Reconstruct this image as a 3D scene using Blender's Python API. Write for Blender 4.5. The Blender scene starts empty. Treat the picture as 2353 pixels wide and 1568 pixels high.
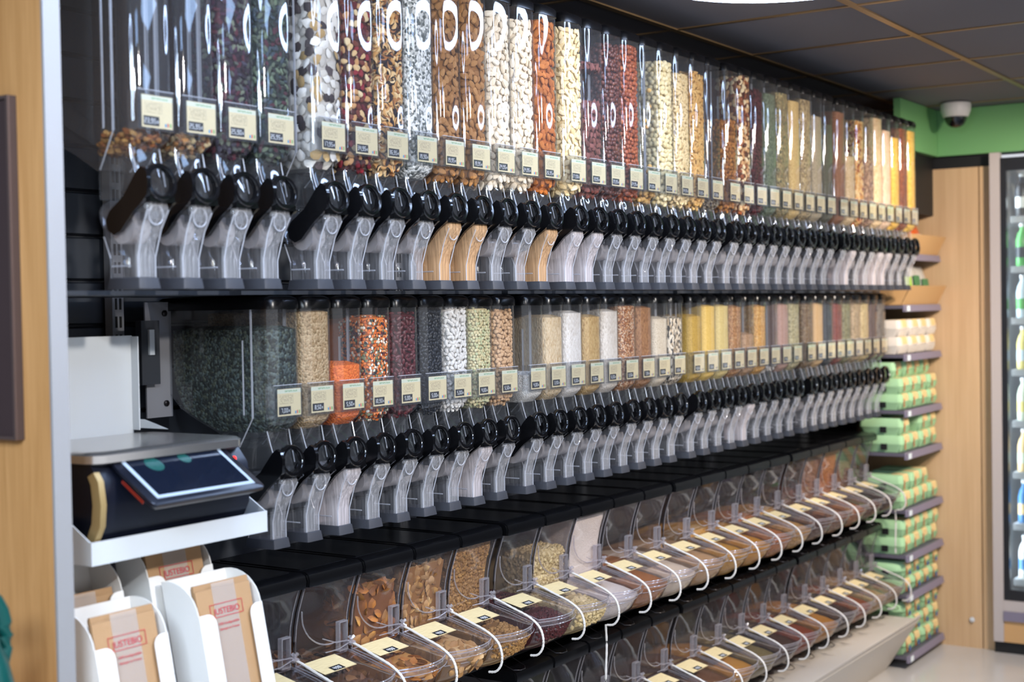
import bpy, math, random
import numpy as np
from mathutils import Matrix, Vector
random.seed(7); RNG = np.random.default_rng(11)
S = bpy.context.scene
COL = S.collection
PI = math.pi

# ------------------------------------------------------------------ camera
EYE = Vector((0.0, 0.0, 1.65)); FPX = 3268.0
th = math.radians(33.39); al = math.atan(77.4 / FPX); ro = math.atan(0.0175)
F0 = Vector((math.cos(th), math.sin(th), 0)); R0 = Vector((math.sin(th), -math.cos(th), 0)); UP = Vector((0, 0, 1))
FW = F0 * math.cos(al) - UP * math.sin(al); UV_ = UP * math.cos(al) + F0 * math.sin(al)
RT = R0 * math.cos(ro) - UV_ * math.sin(ro); UC = R0 * math.sin(ro) + UV_ * math.cos(ro)
cam_d = bpy.data.cameras.new('camera'); cam = bpy.data.objects.new('camera', cam_d); COL.objects.link(cam)
cam.matrix_world = Matrix(((RT.x, UC.x, -FW.x, EYE.x), (RT.y, UC.y, -FW.y, EYE.y), (RT.z, UC.z, -FW.z, EYE.z), (0, 0, 0, 1)))
cam_d.sensor_width = 36.0; cam_d.lens = 36.0 * FPX / 2353.0; cam_d.clip_start = 0.05
cam_d.dof.use_dof = True; cam_d.dof.focus_distance = 3.6; cam_d.dof.aperture_fstop = 3.0
S.camera = cam

# ------------------------------------------------------------------ world, lights, exposure
w = bpy.data.worlds.new('world'); S.world = w; w.use_nodes = True
w.node_tree.nodes['Background'].inputs[0].default_value = (0.90, 0.93, 1.0, 1)
w.node_tree.nodes['Background'].inputs[1].default_value = 0.8
S.view_settings.view_transform = 'Standard'; S.view_settings.look = 'None'
S.view_settings.exposure = 0.12; S.view_settings.gamma = 1.0
try: S.view_settings.use_curve_mapping = False
except Exception: pass
S.cycles.use_denoising = True
S.cycles.max_bounces = 6; S.cycles.diffuse_bounces = 2; S.cycles.glossy_bounces = 3
S.cycles.transmission_bounces = 3; S.cycles.transparent_max_bounces = 26
S.cycles.caustics_reflective = False; S.cycles.caustics_refractive = False
S.cycles.sample_clamp_indirect = 4.0

def spot(name, loc, target, power, colr, size, blend=0.5, rad=0.05):
    d = bpy.data.lights.new(name, 'SPOT'); d.energy = power; d.color = colr; d.spot_size = math.radians(size)
    d.spot_blend = blend; d.shadow_soft_size = rad
    o = bpy.data.objects.new(name, d); COL.objects.link(o); o.location = loc
    o.rotation_euler = (Vector(target) - Vector(loc)).to_track_quat('-Z', 'Y').to_euler(); return o
def area(name, loc, target, power, colr, sx, sy):
    d = bpy.data.lights.new(name, 'AREA'); d.shape = 'RECTANGLE'; d.size = sx; d.size_y = sy; d.energy = power; d.color = colr
    o = bpy.data.objects.new(name, d); COL.objects.link(o); o.location = loc
    o.rotation_euler = (Vector(target) - Vector(loc)).to_track_quat('-Z', 'Y').to_euler(); return o
WARM = (1.0, 0.86, 0.72); NEUT = (1.0, 0.95, 0.90); COOL = (0.72, 0.86, 1.0)
# track spotlights above the aisle, aimed at the shelving
spot('track_spot', (0.2, -0.1, 2.46), (1.9, 2.0, 1.45), 95, (0.86, 0.93, 1.0), 70)
spot('track_spot', (2.0, -0.3, 2.46), (2.7, 2.1, 1.35), 140, NEUT, 75)
spot('track_spot', (3.6, -0.2, 2.46), (3.9, 2.1, 1.35), 140, NEUT, 75)
spot('track_spot', (5.0, -0.1, 2.46), (5.3, 2.1, 1.35), 185, WARM, 75)
spot('track_spot', (5.2, 0.5, 2.46), (6.6, 1.9, 1.2), 170, WARM, 80)
area('ceiling_panel', (-0.6, 0.6, 2.5), (0.6, 1.4, 0), 90, COOL, 1.2, 0.6)  # unseen cool lamp added for bluish light and reflections on the left dispensers

# ------------------------------------------------------------------ materials
def lin(h):
    h = h.lstrip('#'); c = [int(h[i:i + 2], 16) / 255 for i in (0, 2, 4)]
    return tuple(((v / 12.92) if v <= 0.04045 else ((v + 0.055) / 1.055) ** 2.4) for v in c) + (1.0,)
def newmat(name):
    m = bpy.data.materials.new(name); m.use_nodes = True; nt = m.node_tree; nt.nodes.clear()
    out = nt.nodes.new('ShaderNodeOutputMaterial'); return m, nt, out
def N(nt, t, **kw):
    n = nt.nodes.new(t)
    for k, v in kw.items(): setattr(n, k, v)
    return n
def solid(name, c, rough=0.5, metal=0.0, spec=0.5, emit=None, es=0.0, bump=0.0, bscale=80, coat=0.0):
    m, nt, out = newmat(name); b = N(nt, 'ShaderNodeBsdfPrincipled')
    b.inputs['Base Color'].default_value = lin(c); b.inputs['Roughness'].default_value = rough
    b.inputs['Metallic'].default_value = metal; b.inputs['Specular IOR Level'].default_value = spec
    if coat: b.inputs['Coat Weight'].default_value = coat; b.inputs['Coat Roughness'].default_value = 0.08
    if emit: b.inputs['Emission Color'].default_value = lin(emit); b.inputs['Emission Strength'].default_value = es
    if bump:
        tc = N(nt, 'ShaderNodeTexCoord'); no = N(nt, 'ShaderNodeTexNoise'); no.inputs['Scale'].default_value = bscale
        bp = N(nt, 'ShaderNodeBump'); bp.inputs['Strength'].default_value = bump; bp.inputs['Distance'].default_value = 0.002
        nt.links.new(tc.outputs['Object'], no.inputs['Vector']); nt.links.new(no.outputs['Fac'], bp.inputs['Height'])
        nt.links.new(bp.outputs['Normal'], b.inputs['Normal'])
    nt.links.new(b.outputs[0], out.inputs[0]); return m
def clear(name, tint='#ffffff', haze=0.0, hcol='#ffffff', ior=1.55, rough=0.03, streak=0.0):
    """thin clear plastic sheet: see-through, mirror glints by Fresnel, optional dust haze"""
    m, nt, out = newmat(name)
    tr = N(nt, 'ShaderNodeBsdfTransparent'); tr.inputs[0].default_value = lin(tint)
    gl = N(nt, 'ShaderNodeBsdfGlossy'); gl.inputs['Roughness'].default_value = rough
    fr = N(nt, 'ShaderNodeFresnel'); ge = N(nt, 'ShaderNodeNewGeometry'); mi_ = N(nt, 'ShaderNodeMapRange')  # same glint on both faces of the sheet
    mi_.inputs[3].default_value = ior; mi_.inputs[4].default_value = 1.0 / ior
    nt.links.new(ge.outputs['Backfacing'], mi_.inputs[0]); nt.links.new(mi_.outputs[0], fr.inputs[0])
    mx = N(nt, 'ShaderNodeMixShader'); nt.links.new(fr.outputs[0], mx.inputs[0])
    nt.links.new(tr.outputs[0], mx.inputs[1]); nt.links.new(gl.outputs[0], mx.inputs[2])
    last = mx
    if haze > 0:
        df = N(nt, 'ShaderNodeBsdfDiffuse'); df.inputs[0].default_value = lin(hcol)
        m2 = N(nt, 'ShaderNodeMixShader'); m2.inputs[0].default_value = haze
        if streak:
            tc = N(nt, 'ShaderNodeTexCoord'); mp = N(nt, 'ShaderNodeMapping'); mp.inputs['Scale'].default_value = (260, 260, 7)
            no = N(nt, 'ShaderNodeTexNoise'); no.inputs['Scale'].default_value = 1.0; no.inputs['Detail'].default_value = 3
            mr = N(nt, 'ShaderNodeMapRange'); mr.inputs[1].default_value = 0.35; mr.inputs[2].default_value = 0.75
            mr.inputs[3].default_value = haze * (1 - streak); mr.inputs[4].default_value = haze * (1 + streak)
            nt.links.new(tc.outputs['Object'], mp.inputs[0]); nt.links.new(mp.outputs[0], no.inputs['Vector'])
            nt.links.new(no.outputs['Fac'], mr.inputs[0]); nt.links.new(mr.outputs[0], m2.inputs[0])
        nt.links.new(mx.outputs[0], m2.inputs[1]); nt.links.new(df.outputs[0], m2.inputs[2]); last = m2
    nt.links.new(last.outputs[0], out.inputs[0]); return m
def ramp(nt, stops, const=False):
    r = N(nt, 'ShaderNodeValToRGB'); e = r.color_ramp
    if const: e.interpolation = 'CONSTANT'
    while len(e.elements) > 1: e.elements.remove(e.elements[-1])
    for i, c in enumerate(stops):
        p = i / len(stops) if const else (i / max(1, len(stops) - 1))
        if i == 0: e.elements[0].position = 0; e.elements[0].color = lin(c)
        else:
            q = e.elements.new(p); q.color = lin(c)
    return r
def pieces_mat(name, cols, rough=0.55, const=False, bump=0.25, spec=0.35):
    """nuts, beans: each separate kernel takes a random shade"""
    m, nt, out = newmat(name); b = N(nt, 'ShaderNodeBsdfPrincipled'); b.inputs['Roughness'].default_value = rough
    b.inputs['Specular IOR Level'].default_value = spec
    g = N(nt, 'ShaderNodeNewGeometry'); r = ramp(nt, cols, const); nt.links.new(g.outputs['Random Per Island'], r.inputs[0])
    nt.links.new(r.outputs[0], b.inputs['Base Color'])
    tc = N(nt, 'ShaderNodeTexCoord'); no = N(nt, 'ShaderNodeTexNoise'); no.inputs['Scale'].default_value = 350
    bp = N(nt, 'ShaderNodeBump'); bp.inputs['Strength'].default_value = bump; bp.inputs['Distance'].default_value = 0.002
    nt.links.new(tc.outputs['Object'], no.inputs['Vector']); nt.links.new(no.outputs['Fac'], bp.inputs['Height'])
    nt.links.new(bp.outputs['Normal'], b.inputs['Normal']); nt.links.new(b.outputs[0], out.inputs[0]); return m
def grain_mat(name, cols, scale=230, rough=0.6, const=False, bump=1.0, stretch=(1, 1, 1), spec=0.3):
    """lentils, rice, seeds too small to model singly"""
    m, nt, out = newmat(name); b = N(nt, 'ShaderNodeBsdfPrincipled'); b.inputs['Roughness'].default_value = rough
    b.inputs['Specular IOR Level'].default_value = spec
    tc = N(nt, 'ShaderNodeTexCoord'); mp = N(nt, 'ShaderNodeMapping'); mp.inputs['Scale'].default_value = stretch
    vo = N(nt, 'ShaderNodeTexVoronoi'); vo.inputs['Scale'].default_value = scale
    nt.links.new(tc.outputs['Object'], mp.inputs[0]); nt.links.new(mp.outputs[0], vo.inputs['Vector'])
    sp = N(nt, 'ShaderNodeSeparateColor'); nt.links.new(vo.outputs['Color'], sp.inputs[0])
    r = ramp(nt, cols, const); nt.links.new(sp.outputs[0], r.inputs[0])
    bp = N(nt, 'ShaderNodeBump'); bp.invert = True; bp.inputs['Strength'].default_value = bump; bp.inputs['Distance'].default_value = 0.6 / scale
    nt.links.new(vo.outputs['Distance'], bp.inputs['Height']); nt.links.new(bp.outputs['Normal'], b.inputs['Normal'])
    nt.links.new(r.outputs[0], b.inputs['Base Color']); nt.links.new(b.outputs[0], out.inputs[0]); return m
def wood_mat(name, c1, c2, sc=1.0, rough=0.45):
    m, nt, out = newmat(name); b = N(nt, 'ShaderNodeBsdfPrincipled'); b.inputs['Roughness'].default_value = rough
    tc = N(nt, 'ShaderNodeTexCoord'); mp = N(nt, 'ShaderNodeMapping'); mp.inputs['Scale'].default_value = (9 * sc, 9 * sc, 0.7 * sc)
    n1 = N(nt, 'ShaderNodeTexNoise'); n1.inputs['Scale'].default_value = 1.5; n1.inputs['Detail'].default_value = 4; n1.inputs['Distortion'].default_value = 1.0
    mp2 = N(nt, 'ShaderNodeMapping'); mp2.inputs['Scale'].default_value = (160 * sc, 160 * sc, 3 * sc)
    n2 = N(nt, 'ShaderNodeTexNoise'); n2.inputs['Scale'].default_value = 1.0; n2.inputs['Detail'].default_value = 2
    nt.links.new(tc.outputs['Object'], mp.inputs[0]); nt.links.new(mp.outputs[0], n1.inputs['Vector'])
    nt.links.new(tc.outputs['Object'], mp2.inputs[0]); nt.links.new(mp2.outputs[0], n2.inputs['Vector'])
    mx = N(nt, 'ShaderNodeMix'); mx.inputs[0].default_value = 0.35
    nt.links.new(n1.outputs['Fac'], mx.inputs[2]); nt.links.new(n2.outputs['Fac'], mx.inputs[3])
    mr = N(nt, 'ShaderNodeMapRange'); mr.inputs[1].default_value = 0.3; mr.inputs[2].default_value = 0.7
    nt.links.new(mx.outputs[0], mr.inputs[0])
    r = ramp(nt, [c1, c2]); nt.links.new(mr.outputs[0], r.inputs[0]); nt.links.new(r.outputs[0], b.inputs['Base Color'])
    nt.links.new(b.outputs[0], out.inputs[0]); return m
def card_mat(name):
    """cream price card: pale green heading band, rows of small print, tiny coloured marks"""
    m, nt, out = newmat(name); b = N(nt, 'ShaderNodeBsdfPrincipled'); b.inputs['Roughness'].default_value = 0.6
    tc = N(nt, 'ShaderNodeTexCoord'); sp = N(nt, 'ShaderNodeSeparateXYZ'); nt.links.new(tc.outputs['Generated'], sp.inputs[0])
    def mth(op, a, c=None):
        n = N(nt, 'ShaderNodeMath', operation=op)
        for i, v in enumerate((a, c)):
            if v is None: continue
            if isinstance(v, (int, float)): n.inputs[i].default_value = v
            else: nt.links.new(v, n.inputs[i])
        return n.outputs[0]
    x, z = sp.outputs[0], sp.outputs[2]
    def band(v, lo, hi): return mth('MULTIPLY', mth('GREATER_THAN', v, lo), mth('LESS_THAN', v, hi))
    no = N(nt, 'ShaderNodeTexNoise'); no.inputs['Scale'].default_value = 1.0; no.inputs['Detail'].default_value = 0
    mp = N(nt, 'ShaderNodeMapping'); mp.inputs['Scale'].default_value = (30, 1, 22); nt.links.new(tc.outputs['Generated'], mp.inputs[0]); nt.links.new(mp.outputs[0], no.inputs['Vector'])
    rows = mth('LESS_THAN', mth('FRACT', mth('MULTIPLY', z, 20)), 0.45)
    txt = mth('MULTIPLY', mth('MULTIPLY', rows, mth('GREATER_THAN', no.outputs['Fac'], 0.46)), mth('MULTIPLY', band(x, 0.08, 0.68), band(z, 0.42, 0.78)))
    head = band(z, 0.84, 0.98); headline = mth('MULTIPLY', band(z, 0.88, 0.94), mth('MULTIPLY', band(x, 0.3, 0.85), mth('GREATER_THAN', no.outputs['Fac'], 0.42)))
    def mix(fac, a, c):
        n = N(nt, 'ShaderNodeMix', data_type='RGBA'); nt.links.new(fac, n.inputs[0])
        if isinstance(a, str): n.inputs[6].default_value = lin(a)
        else: nt.links.new(a, n.inputs[6])
        n.inputs[7].default_value = lin(c); return n.outputs[2]
    c = mix(head, '#f0dcae', '#e9ead0'); c = mix(headline, c, '#a9c49c'); c = mix(txt, c, '#a8967a')
    c = mix(mth('MULTIPLY', band(x, 0.74, 0.80), band(z, 0.06, 0.16)), c, '#5aa0c8')
    c = mix(mth('MULTIPLY', band(x, 0.82, 0.87), band(z, 0.06, 0.18)), c, '#d8574a')
    c = mix(mth('MULTIPLY', band(x, 0.90, 0.96), band(z, 0.06, 0.18)), c, '#8fb86a')
    nt.links.new(c, b.inputs['Base Color']); nt.links.new(b.outputs[0], out.inputs[0]); return m

M = dict(
    clear=clear('clear_plastic', '#f4f5f6', haze=0.02, hcol='#e8eaf0', ior=1.72),
    rim=clear('plastic_edge', '#e8ebf0', haze=0.30, hcol='#f4f4fa', ior=1.8, rough=0.1),  # whitish haze paints in the bright lines that edge refraction gives
    spoutfront=clear('spout_front_plastic', '#f4f4f6', haze=0.20, hcol='#f2f0f2', streak=0.5, rough=0.06),  # whiter copy of the spout plastic, painting the front face as brighter lit
    spout=clear('spout_plastic', '#f4f4f6', haze=0.05, hcol='#f0eef2', streak=0.8, rough=0.06),
    dusty=clear('dusty_spout_plastic', '#f6e4cc', haze=0.5, hcol='#dcb288', streak=0.4, rough=0.12),
    frost=clear('frosted_spout_plastic', '#f2eeee', haze=0.42, hcol='#e6dcdc', streak=0.4, rough=0.12),
    drum=clear('milky_drum_plastic', '#f4f2f2', haze=0.30, hcol='#e9e2e0', rough=0.2),
    bin=clear('bin_plastic', '#f7f5f6', haze=0.012, hcol='#f0eef0', ior=1.6),
    binrim=clear('bin_plastic_edge', '#e2dde2', haze=0.16, hcol='#f2eef0', ior=1.9, rough=0.08),
    binedge=clear('tinted_bin_edge', '#4a3f48', haze=0.05, hcol='#b8aeb4', ior=1.6),  # dark tint paints the shade of the gaps between bins
    black=solid('glossy_black', '#0b0b0d', 0.14, spec=0.6, coat=0.3),
    satin=solid('satin_black', '#08080a', 0.27, spec=0.4),
    matte=solid('matte_black', '#0a0a0b', 0.6),
    foot=solid('charcoal_rubber', '#35363c', 0.55, bump=0.15, bscale=500),
    card=card_mat('price_card_paper'), pricebg=solid('price_black', '#15161c', 0.5), digit=solid('price_white', '#f2f2f2', 0.5),
    white=solid('white_metal', '#cdd0d2', 0.4), offwhite=solid('white_carton_board', '#ece8e2', 0.55, bump=0.05, bscale=200),
    grey=solid('grey_metal', '#8d8d92', 0.4, metal=0.3), dark=solid('dark_grey_panel', '#2a2d33', 0.5),
    slat=solid('anthracite_slat', '#34383f', 0.45), upright=solid('pale_grey_upright', '#8a8c90', 0.45),
    steel=solid('brushed_steel', '#d6d2ce', 0.24, metal=0.92), navy=solid('navy_black_plastic', '#10131f', 0.3),
    screen=solid('dark_screen', '#141a28', 0.08, spec=0.7), bezel=solid('pale_bezel', '#aebccb', 0.35),
    redled=solid('red_led', '#ff2a20', 0.3, emit='#ff2a20', es=4), red=solid('red_strip', '#7a1e12', 0.4), cream=solid('cream_stripe', '#b59a68', 0.35, metal=0.4),
    teal=solid('teal_icon', '#1a4f4a', 0.3), paper=solid('paper_label', '#e3ebee', 0.6), ink=solid('print_ink', '#20242c', 0.6), redink=solid('red_print', '#c0263a', 0.6),
    kraft=solid('kraft_paper', '#b08a62', 0.75, bump=0.5, bscale=60), kraft2=solid('dark_kraft', '#8a6238', 0.8, bump=0.4, bscale=50),
    film=clear('window_film', '#ffffff', haze=0.12, ior=1.7, rough=0.08),
    wood=wood_mat('end_panel_wood', '#b07e48', '#d4a068', 1.6), wood2=wood_mat('wall_wood', '#bb9870', '#d2b088', 0.8),
    alu=solid('brushed_aluminium', '#a09e9e', 0.4, metal=0.25, bump=0.05, bscale=300),
    brown=solid('dark_brown_board', '#3a2c2c', 0.55), frame=solid('board_frame', '#5a4a46', 0.35, metal=0.3), gold=solid('yellow_print', '#c89a2e', 0.5),
    green=solid('green_fascia', '#6ea268', 0.5), gcart=pieces_mat('green_pulp', ['#a9cfa0', '#9cc494'], 0.85, bump=0.5), bcart=solid('grey_pulp', '#d8cdbf', 0.85, bump=0.4, bscale=150),
    glabel=solid('carton_label', '#e6c98e', 0.6), olabel=solid('orange_mark', '#c8541e', 0.6), blabel=solid('blue_mark', '#4a5a9a', 0.6),
    lav=solid('lavender_shelf_edge', '#7d7688', 0.45), shelfm=solid('shelf_metal', '#5c5864', 0.5),
    tile=solid('ceiling_tile', '#7a7478', 0.85, bump=0.3, bscale=400), tbar=solid('ceiling_bar', '#9a7c58', 0.35, metal=0.6),
    lamp=solid('lamp_diffuser', '#ffffff', 0.5, emit='#bdd6ff', es=26.0), lampw=solid('lamp_housing', '#e8e8ea', 0.4),
    camw=solid('camera_white', '#d6d0cc', 0.4), camg=solid('camera_dome', '#08080a', 0.05, spec=0.8),
    fframe=solid('fridge_frame', '#b8aeaa', 0.4), fdark=solid('fridge_gasket', '#14161c', 0.4), fglass=clear('fridge_glass', '#eef2f2', haze=0.02),
    finner=solid('fridge_liner', '#c8ccd0', 0.5), tube=solid('fridge_light_tube', '#ffffff', 0.4, emit='#e8f2ff', es=22), plinth=solid('plinth_grey_white', '#c9c0b4', 0.45),
    tether=solid('white_tether', '#d8d2ca', 0.4), wire=solid('black_wire', '#1a1618', 0.3, metal=0.6), tan=solid('tan_cardboard', '#c79c68', 0.7),
    teald=solid('dark_teal_plastic', '#0c4a44', 0.3), floorm=None,
)
# floor: large glossy light grey slabs
fm, nt, out = newmat('floor_grey'); b = N(nt, 'ShaderNodeBsdfPrincipled'); tc = N(nt, 'ShaderNodeTexCoord'); no = N(nt, 'ShaderNodeTexNoise')
no.inputs['Scale'].default_value = 3; r = ramp(nt, ['#b8b4b0', '#c6c2bd']); nt.links.new(tc.outputs['Object'], no.inputs['Vector']); nt.links.new(no.outputs['Fac'], r.inputs[0])
nt.links.new(r.outputs[0], b.inputs['Base Color']); b.inputs['Roughness'].default_value = 0.18; nt.links.new(b.outputs[0], out.inputs[0]); M['floorm'] = fm

# ------------------------------------------------------------------ mesh builder
class MB:
    def __init__(s): s.v = []; s.f = []; s.m = []
    def add(s, vs, fs, mi=0):
        o = len(s.v); s.v += [tuple(p) for p in vs]; s.f += [tuple(i + o for i in f) for f in fs]; s.m += [mi] * len(fs)
        return s
    def box(s, x0, x1, y0, y1, z0, z1, mi=0):
        return s.add([(x0, y0, z0), (x1, y0, z0), (x1, y1, z0), (x0, y1, z0), (x0, y0, z1), (x1, y0, z1), (x1, y1, z1), (x0, y1, z1)],
                     [(0, 3, 2, 1), (4, 5, 6, 7), (0, 1, 5, 4), (1, 2, 6, 5), (2, 3, 7, 6), (3, 0, 4, 7)], mi)
    def prism(s, poly, a0, a1, axis='x', mi=0, caps=True):
        """poly in the two other axes (y,z) / (x,z) / (x,y)"""
        def P(p, a): return {'x': (a, p[0], p[1]), 'y': (p[0], a, p[1]), 'z': (p[0], p[1], a)}[axis]
        n = len(poly); vs = [P(p, a0) for p in poly] + [P(p, a1) for p in poly]
        fs = [(i, (i + 1) % n, (i + 1) % n + n, i + n) for i in range(n)]
        if caps: fs += [tuple(range(n))[::-1], tuple(range(n, 2 * n))]
        return s.add(vs, fs, mi)
    def strip(s, path, a0, a1, axis='x', mi=0):
        def P(p, a): return {'x': (a, p[0], p[1]), 'y': (p[0], a, p[1]), 'z': (p[0], p[1], a)}[axis]
        n = len(path); vs = [P(p, a0) for p in path] + [P(p, a1) for p in path]
        return s.add(vs, [(i, i + 1, i + 1 + n, i + n) for i in range(n - 1)], mi)
    def loft(s, rings, closed=True, cap0=False, cap1=False, mi=0):
        n = len(rings[0]); vs = [p for r in rings for p in r]; fs = []
        for k in range(len(rings) - 1):
            for i in range(n if closed else n - 1):
                j = (i + 1) % n; fs.append((k * n + i, k * n + j, (k + 1) * n + j, (k + 1) * n + i))
        if cap0: fs.append(tuple(range(n))[::-1])
        if cap1: fs.append(tuple((len(rings) - 1) * n + i for i in range(n)))
        return s.add(vs, fs, mi)
    def tube(s, pts, r, n=6, mi=0, cap=True):
        pts = [Vector(p) for p in pts]; rings = []; up = Vector((0, 0, 1))
        for i, p in enumerate(pts):
            t = (pts[min(i + 1, len(pts) - 1)] - pts[max(i - 1, 0)]).normalized()
            a = t.cross(up)
            if a.length < 1e-3: a = t.cross(Vector((0, 1, 0)))
            a.normalize(); c = t.cross(a); rr = r[i] if isinstance(r, (list, tuple)) else r
            rings.append([p + (a * math.cos(q) + c * math.sin(q)) * rr for q in (2 * PI * k / n for k in range(n))])
        return s.loft(rings, True, cap, cap, mi)
    def lathe(s, prof, n=24, axis='z', c=(0, 0, 0), mi=0):
        rings = []
        for rr, h in prof:
            ring = []
            for k in range(n):
                q = 2 * PI * k / n; u, v_ = rr * math.cos(q), rr * math.sin(q)
                p = {'z': (u, v_, h), 'x': (h, u, v_), 'y': (u, h, v_)}[axis]; ring.append((p[0] + c[0], p[1] + c[1], p[2] + c[2]))
            rings.append(ring)
        return s.loft(rings, True, True, True, mi)
    def mesh(s, name, mats, smooth=True, ang=35):
        me = bpy.data.meshes.new(name); me.from_pydata(s.v, [], s.f)
        for mt in (mats if isinstance(mats, (list, tuple)) else [mats]): me.materials.append(mt)
        if max(s.m or [0]) > 0: me.polygons.foreach_set('material_index', s.m)
        if smooth:
            me.polygons.foreach_set('use_smooth', [True] * len(s.f))
            try: me.set_sharp_from_angle(angle=math.radians(ang))
            except Exception: pass
        me.update(); return me
def link(name, me, parent=None, loc=None, rot=None):
    o = bpy.data.objects.new(name, me); COL.objects.link(o)
    if parent is not None: o.parent = parent
    if loc is not None: o.location = loc
    if rot is not None: o.rotation_euler = rot
    return o
def tag(o, label=None, cat=None, group=None, kind=None):
    if label: o['label'] = label
    if cat: o['category'] = cat
    if group: o['group'] = group
    if kind: o['kind'] = kind
    return o
def empty(name, loc, label, cat, group=None, rz=0):
    o = link(name, None, None, loc, (0, 0, rz)); return tag(o, label, cat, group)
def rrect(y0, y1, w, n=3, r=0.4):
    """rounded rectangle outline in x (+-w/2) and y0..y1"""
    hw, hd, cy = w / 2, (y1 - y0) / 2, (y0 + y1) / 2; rr = r * min(hw, hd); pts = []
    for sx, sy, a0 in ((1, 1, 0), (-1, 1, PI / 2), (-1, -1, PI), (1, -1, 1.5 * PI)):
        for k in range(n + 1):
            q = a0 + k * PI / 2 / n; pts.append((sx * (hw - rr) + rr * math.cos(q), cy + sy * (hd - rr) + rr * math.sin(q)))
    return pts
def ordinal(i):
    return ['first', 'second', 'third', 'fourth', 'fifth', 'sixth', 'seventh', 'eighth', 'ninth', 'tenth', 'eleventh', 'twelfth', 'thirteenth',
            'fourteenth', 'fifteenth', 'sixteenth', 'seventeenth', 'eighteenth', 'nineteenth', 'twentieth'][i]

# ------------------------------------------------------------------ the setting
XE, YW, ZC = 6.78, 2.48, 2.545
def struct(name, mb, mat, smooth=False): return tag(link(name, mb.mesh(name, mat, smooth)), kind='structure')
floor = struct('floor', MB().box(-4, 8.0, -4.5, 2.8, -0.05, 0), M['floorm'])
ceiling = struct('ceiling', MB().box(-4, 8.0, -4.5, 2.8, ZC + 0.05, ZC + 0.12), M['matte'])
tile_me = MB().box(-0.294, 0.294, -0.294, 0.294, 0, 0.014).mesh('ceiling_tile', M['tile'], False)
gx = [4.2 + 0.6 * k for k in range(-6, 6)]; gy = [1.505 + 0.605 * k for k in range(-6, 2)]
for x in gx[:-1]:
    for y in gy: link('ceiling_tile', tile_me, ceiling, (x + 0.3, y + 0.3025, ZC + 0.004))
bx_me = MB().box(gx[0], gx[-1], -0.012, 0.012, 0, 0.006).mesh('grid_bar', M['tbar'], False)
by_me = MB().box(-0.009, 0.009, gy[0], gy[-1] + 0.6, 0, 0.006).mesh('grid_bar', M['tbar'], False)
for y in gy: link('grid_bar', bx_me, ceiling, (0, y, ZC - 0.001))
for x in gx: link('grid_bar', by_me, ceiling, (x, 0, ZC))
wl = struct('wall_left', MB().box(-4, 8.0, YW + 0.03, YW + 0.12, 0, ZC + 0.05), M['dark'])
slat_me = MB().prism([(0, 0.004), (0.012, 0), (0.012, 0.094), (0, 0.09)], 1.60, 6.18, 'x').mesh('back_slat', M['slat'], False)
for k in range(25): link('back_slat', slat_me, wl, (0, YW + 0.012, 0.06 + k * 0.098))
we = struct('wall_back', MB().box(XE + 0.02, XE + 0.10, 1.776, YW + 0.03, 0, ZC + 0.05).box(XE + 0.02, XE + 0.10, 0.82, 1.776, 2.326, ZC + 0.05).box(XE + 0.02, XE + 0.10, -4.5, 0.82, 0, ZC + 0.05), M['matte'])
wp = MB()
link('wood_board', MB().box(XE, XE + 0.02, 1.84, YW, 0.0, 2.27).mesh('wood_board', M['wood2'], False), we)
link('wood_board', MB().box(XE, XE + 0.02, 1.775, 1.834, 0.0, 2.27).mesh('wood_board', M['wood2'], False), we)
link('wall_screw_cap', MB().lathe([(0.012, 0), (0.012, 0.004), (0.008, 0.006)], 12, 'x').mesh('wall_screw_cap', M['white']), we, (XE - 0.006, 1.885, 0.135), (0, 0, PI))
# green fascia round the ceiling edge
fb = MB().box(6.21, XE, 2.02, 2.05, 2.328, ZC)
tr1 = struct('trim_1', fb, M['green'])
tr2 = struct('trim_2', MB().box(XE - 0.03, XE, -4.0, 2.019, 2.328, ZC), M['green'])
tr3 = struct('trim_3', MB().box(6.215, XE, 2.052, 2.07, 2.05, 2.328), M['matte'])

# end panel: wood leaf with an aluminium edge strip
ep = empty('end_panel', (1.557, 1.95, 0), 'tall wooden end panel with pale metal edge strip beside the scale', 'panel')
link('wood_leaf', MB().box(0.0, 0.034, 0.0025, 0.53, 0, ZC - 0.004).mesh('wood_leaf', M['wood'], False), ep)
link('edge_strip', MB().box(-0.0005, 0.0345, -0.003, 0.0025, 0, ZC - 0.004).mesh('edge_strip', M['alu'], False), ep)
nb = empty('notice_board', (1.556, 2.02, 1.44), 'dark brown framed notice board hung on the wooden end panel', 'notice board')
link('board', MB().box(-0.012, 0, 0.006, 0.4, 0.006, 0.576).mesh('board', M['brown'], False), nb)
fr = MB().box(-0.018, 0, 0, 0.006, 0, 0.582).box(-0.018, 0, 0.0061, 0.4, 0, 0.006).box(-0.018, 0, 0.0061, 0.4, 0.576, 0.582)
link('frame', fr.mesh('frame', M['frame'], False), nb)
link('yellow_print', MB().box(-0.0132, -0.012, 0.052, 0.075, 0.335, 0.36).mesh('yellow_print', M['gold'], False), nb)
link('white_print', MB().box(-0.0132, -0.012, 0.050, 0.075, 0.212, 0.222).box(-0.0132, -0.012, 0.052, 0.075, 0.20, 0.208).mesh('white_print', M['digit'], False), nb)

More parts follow.
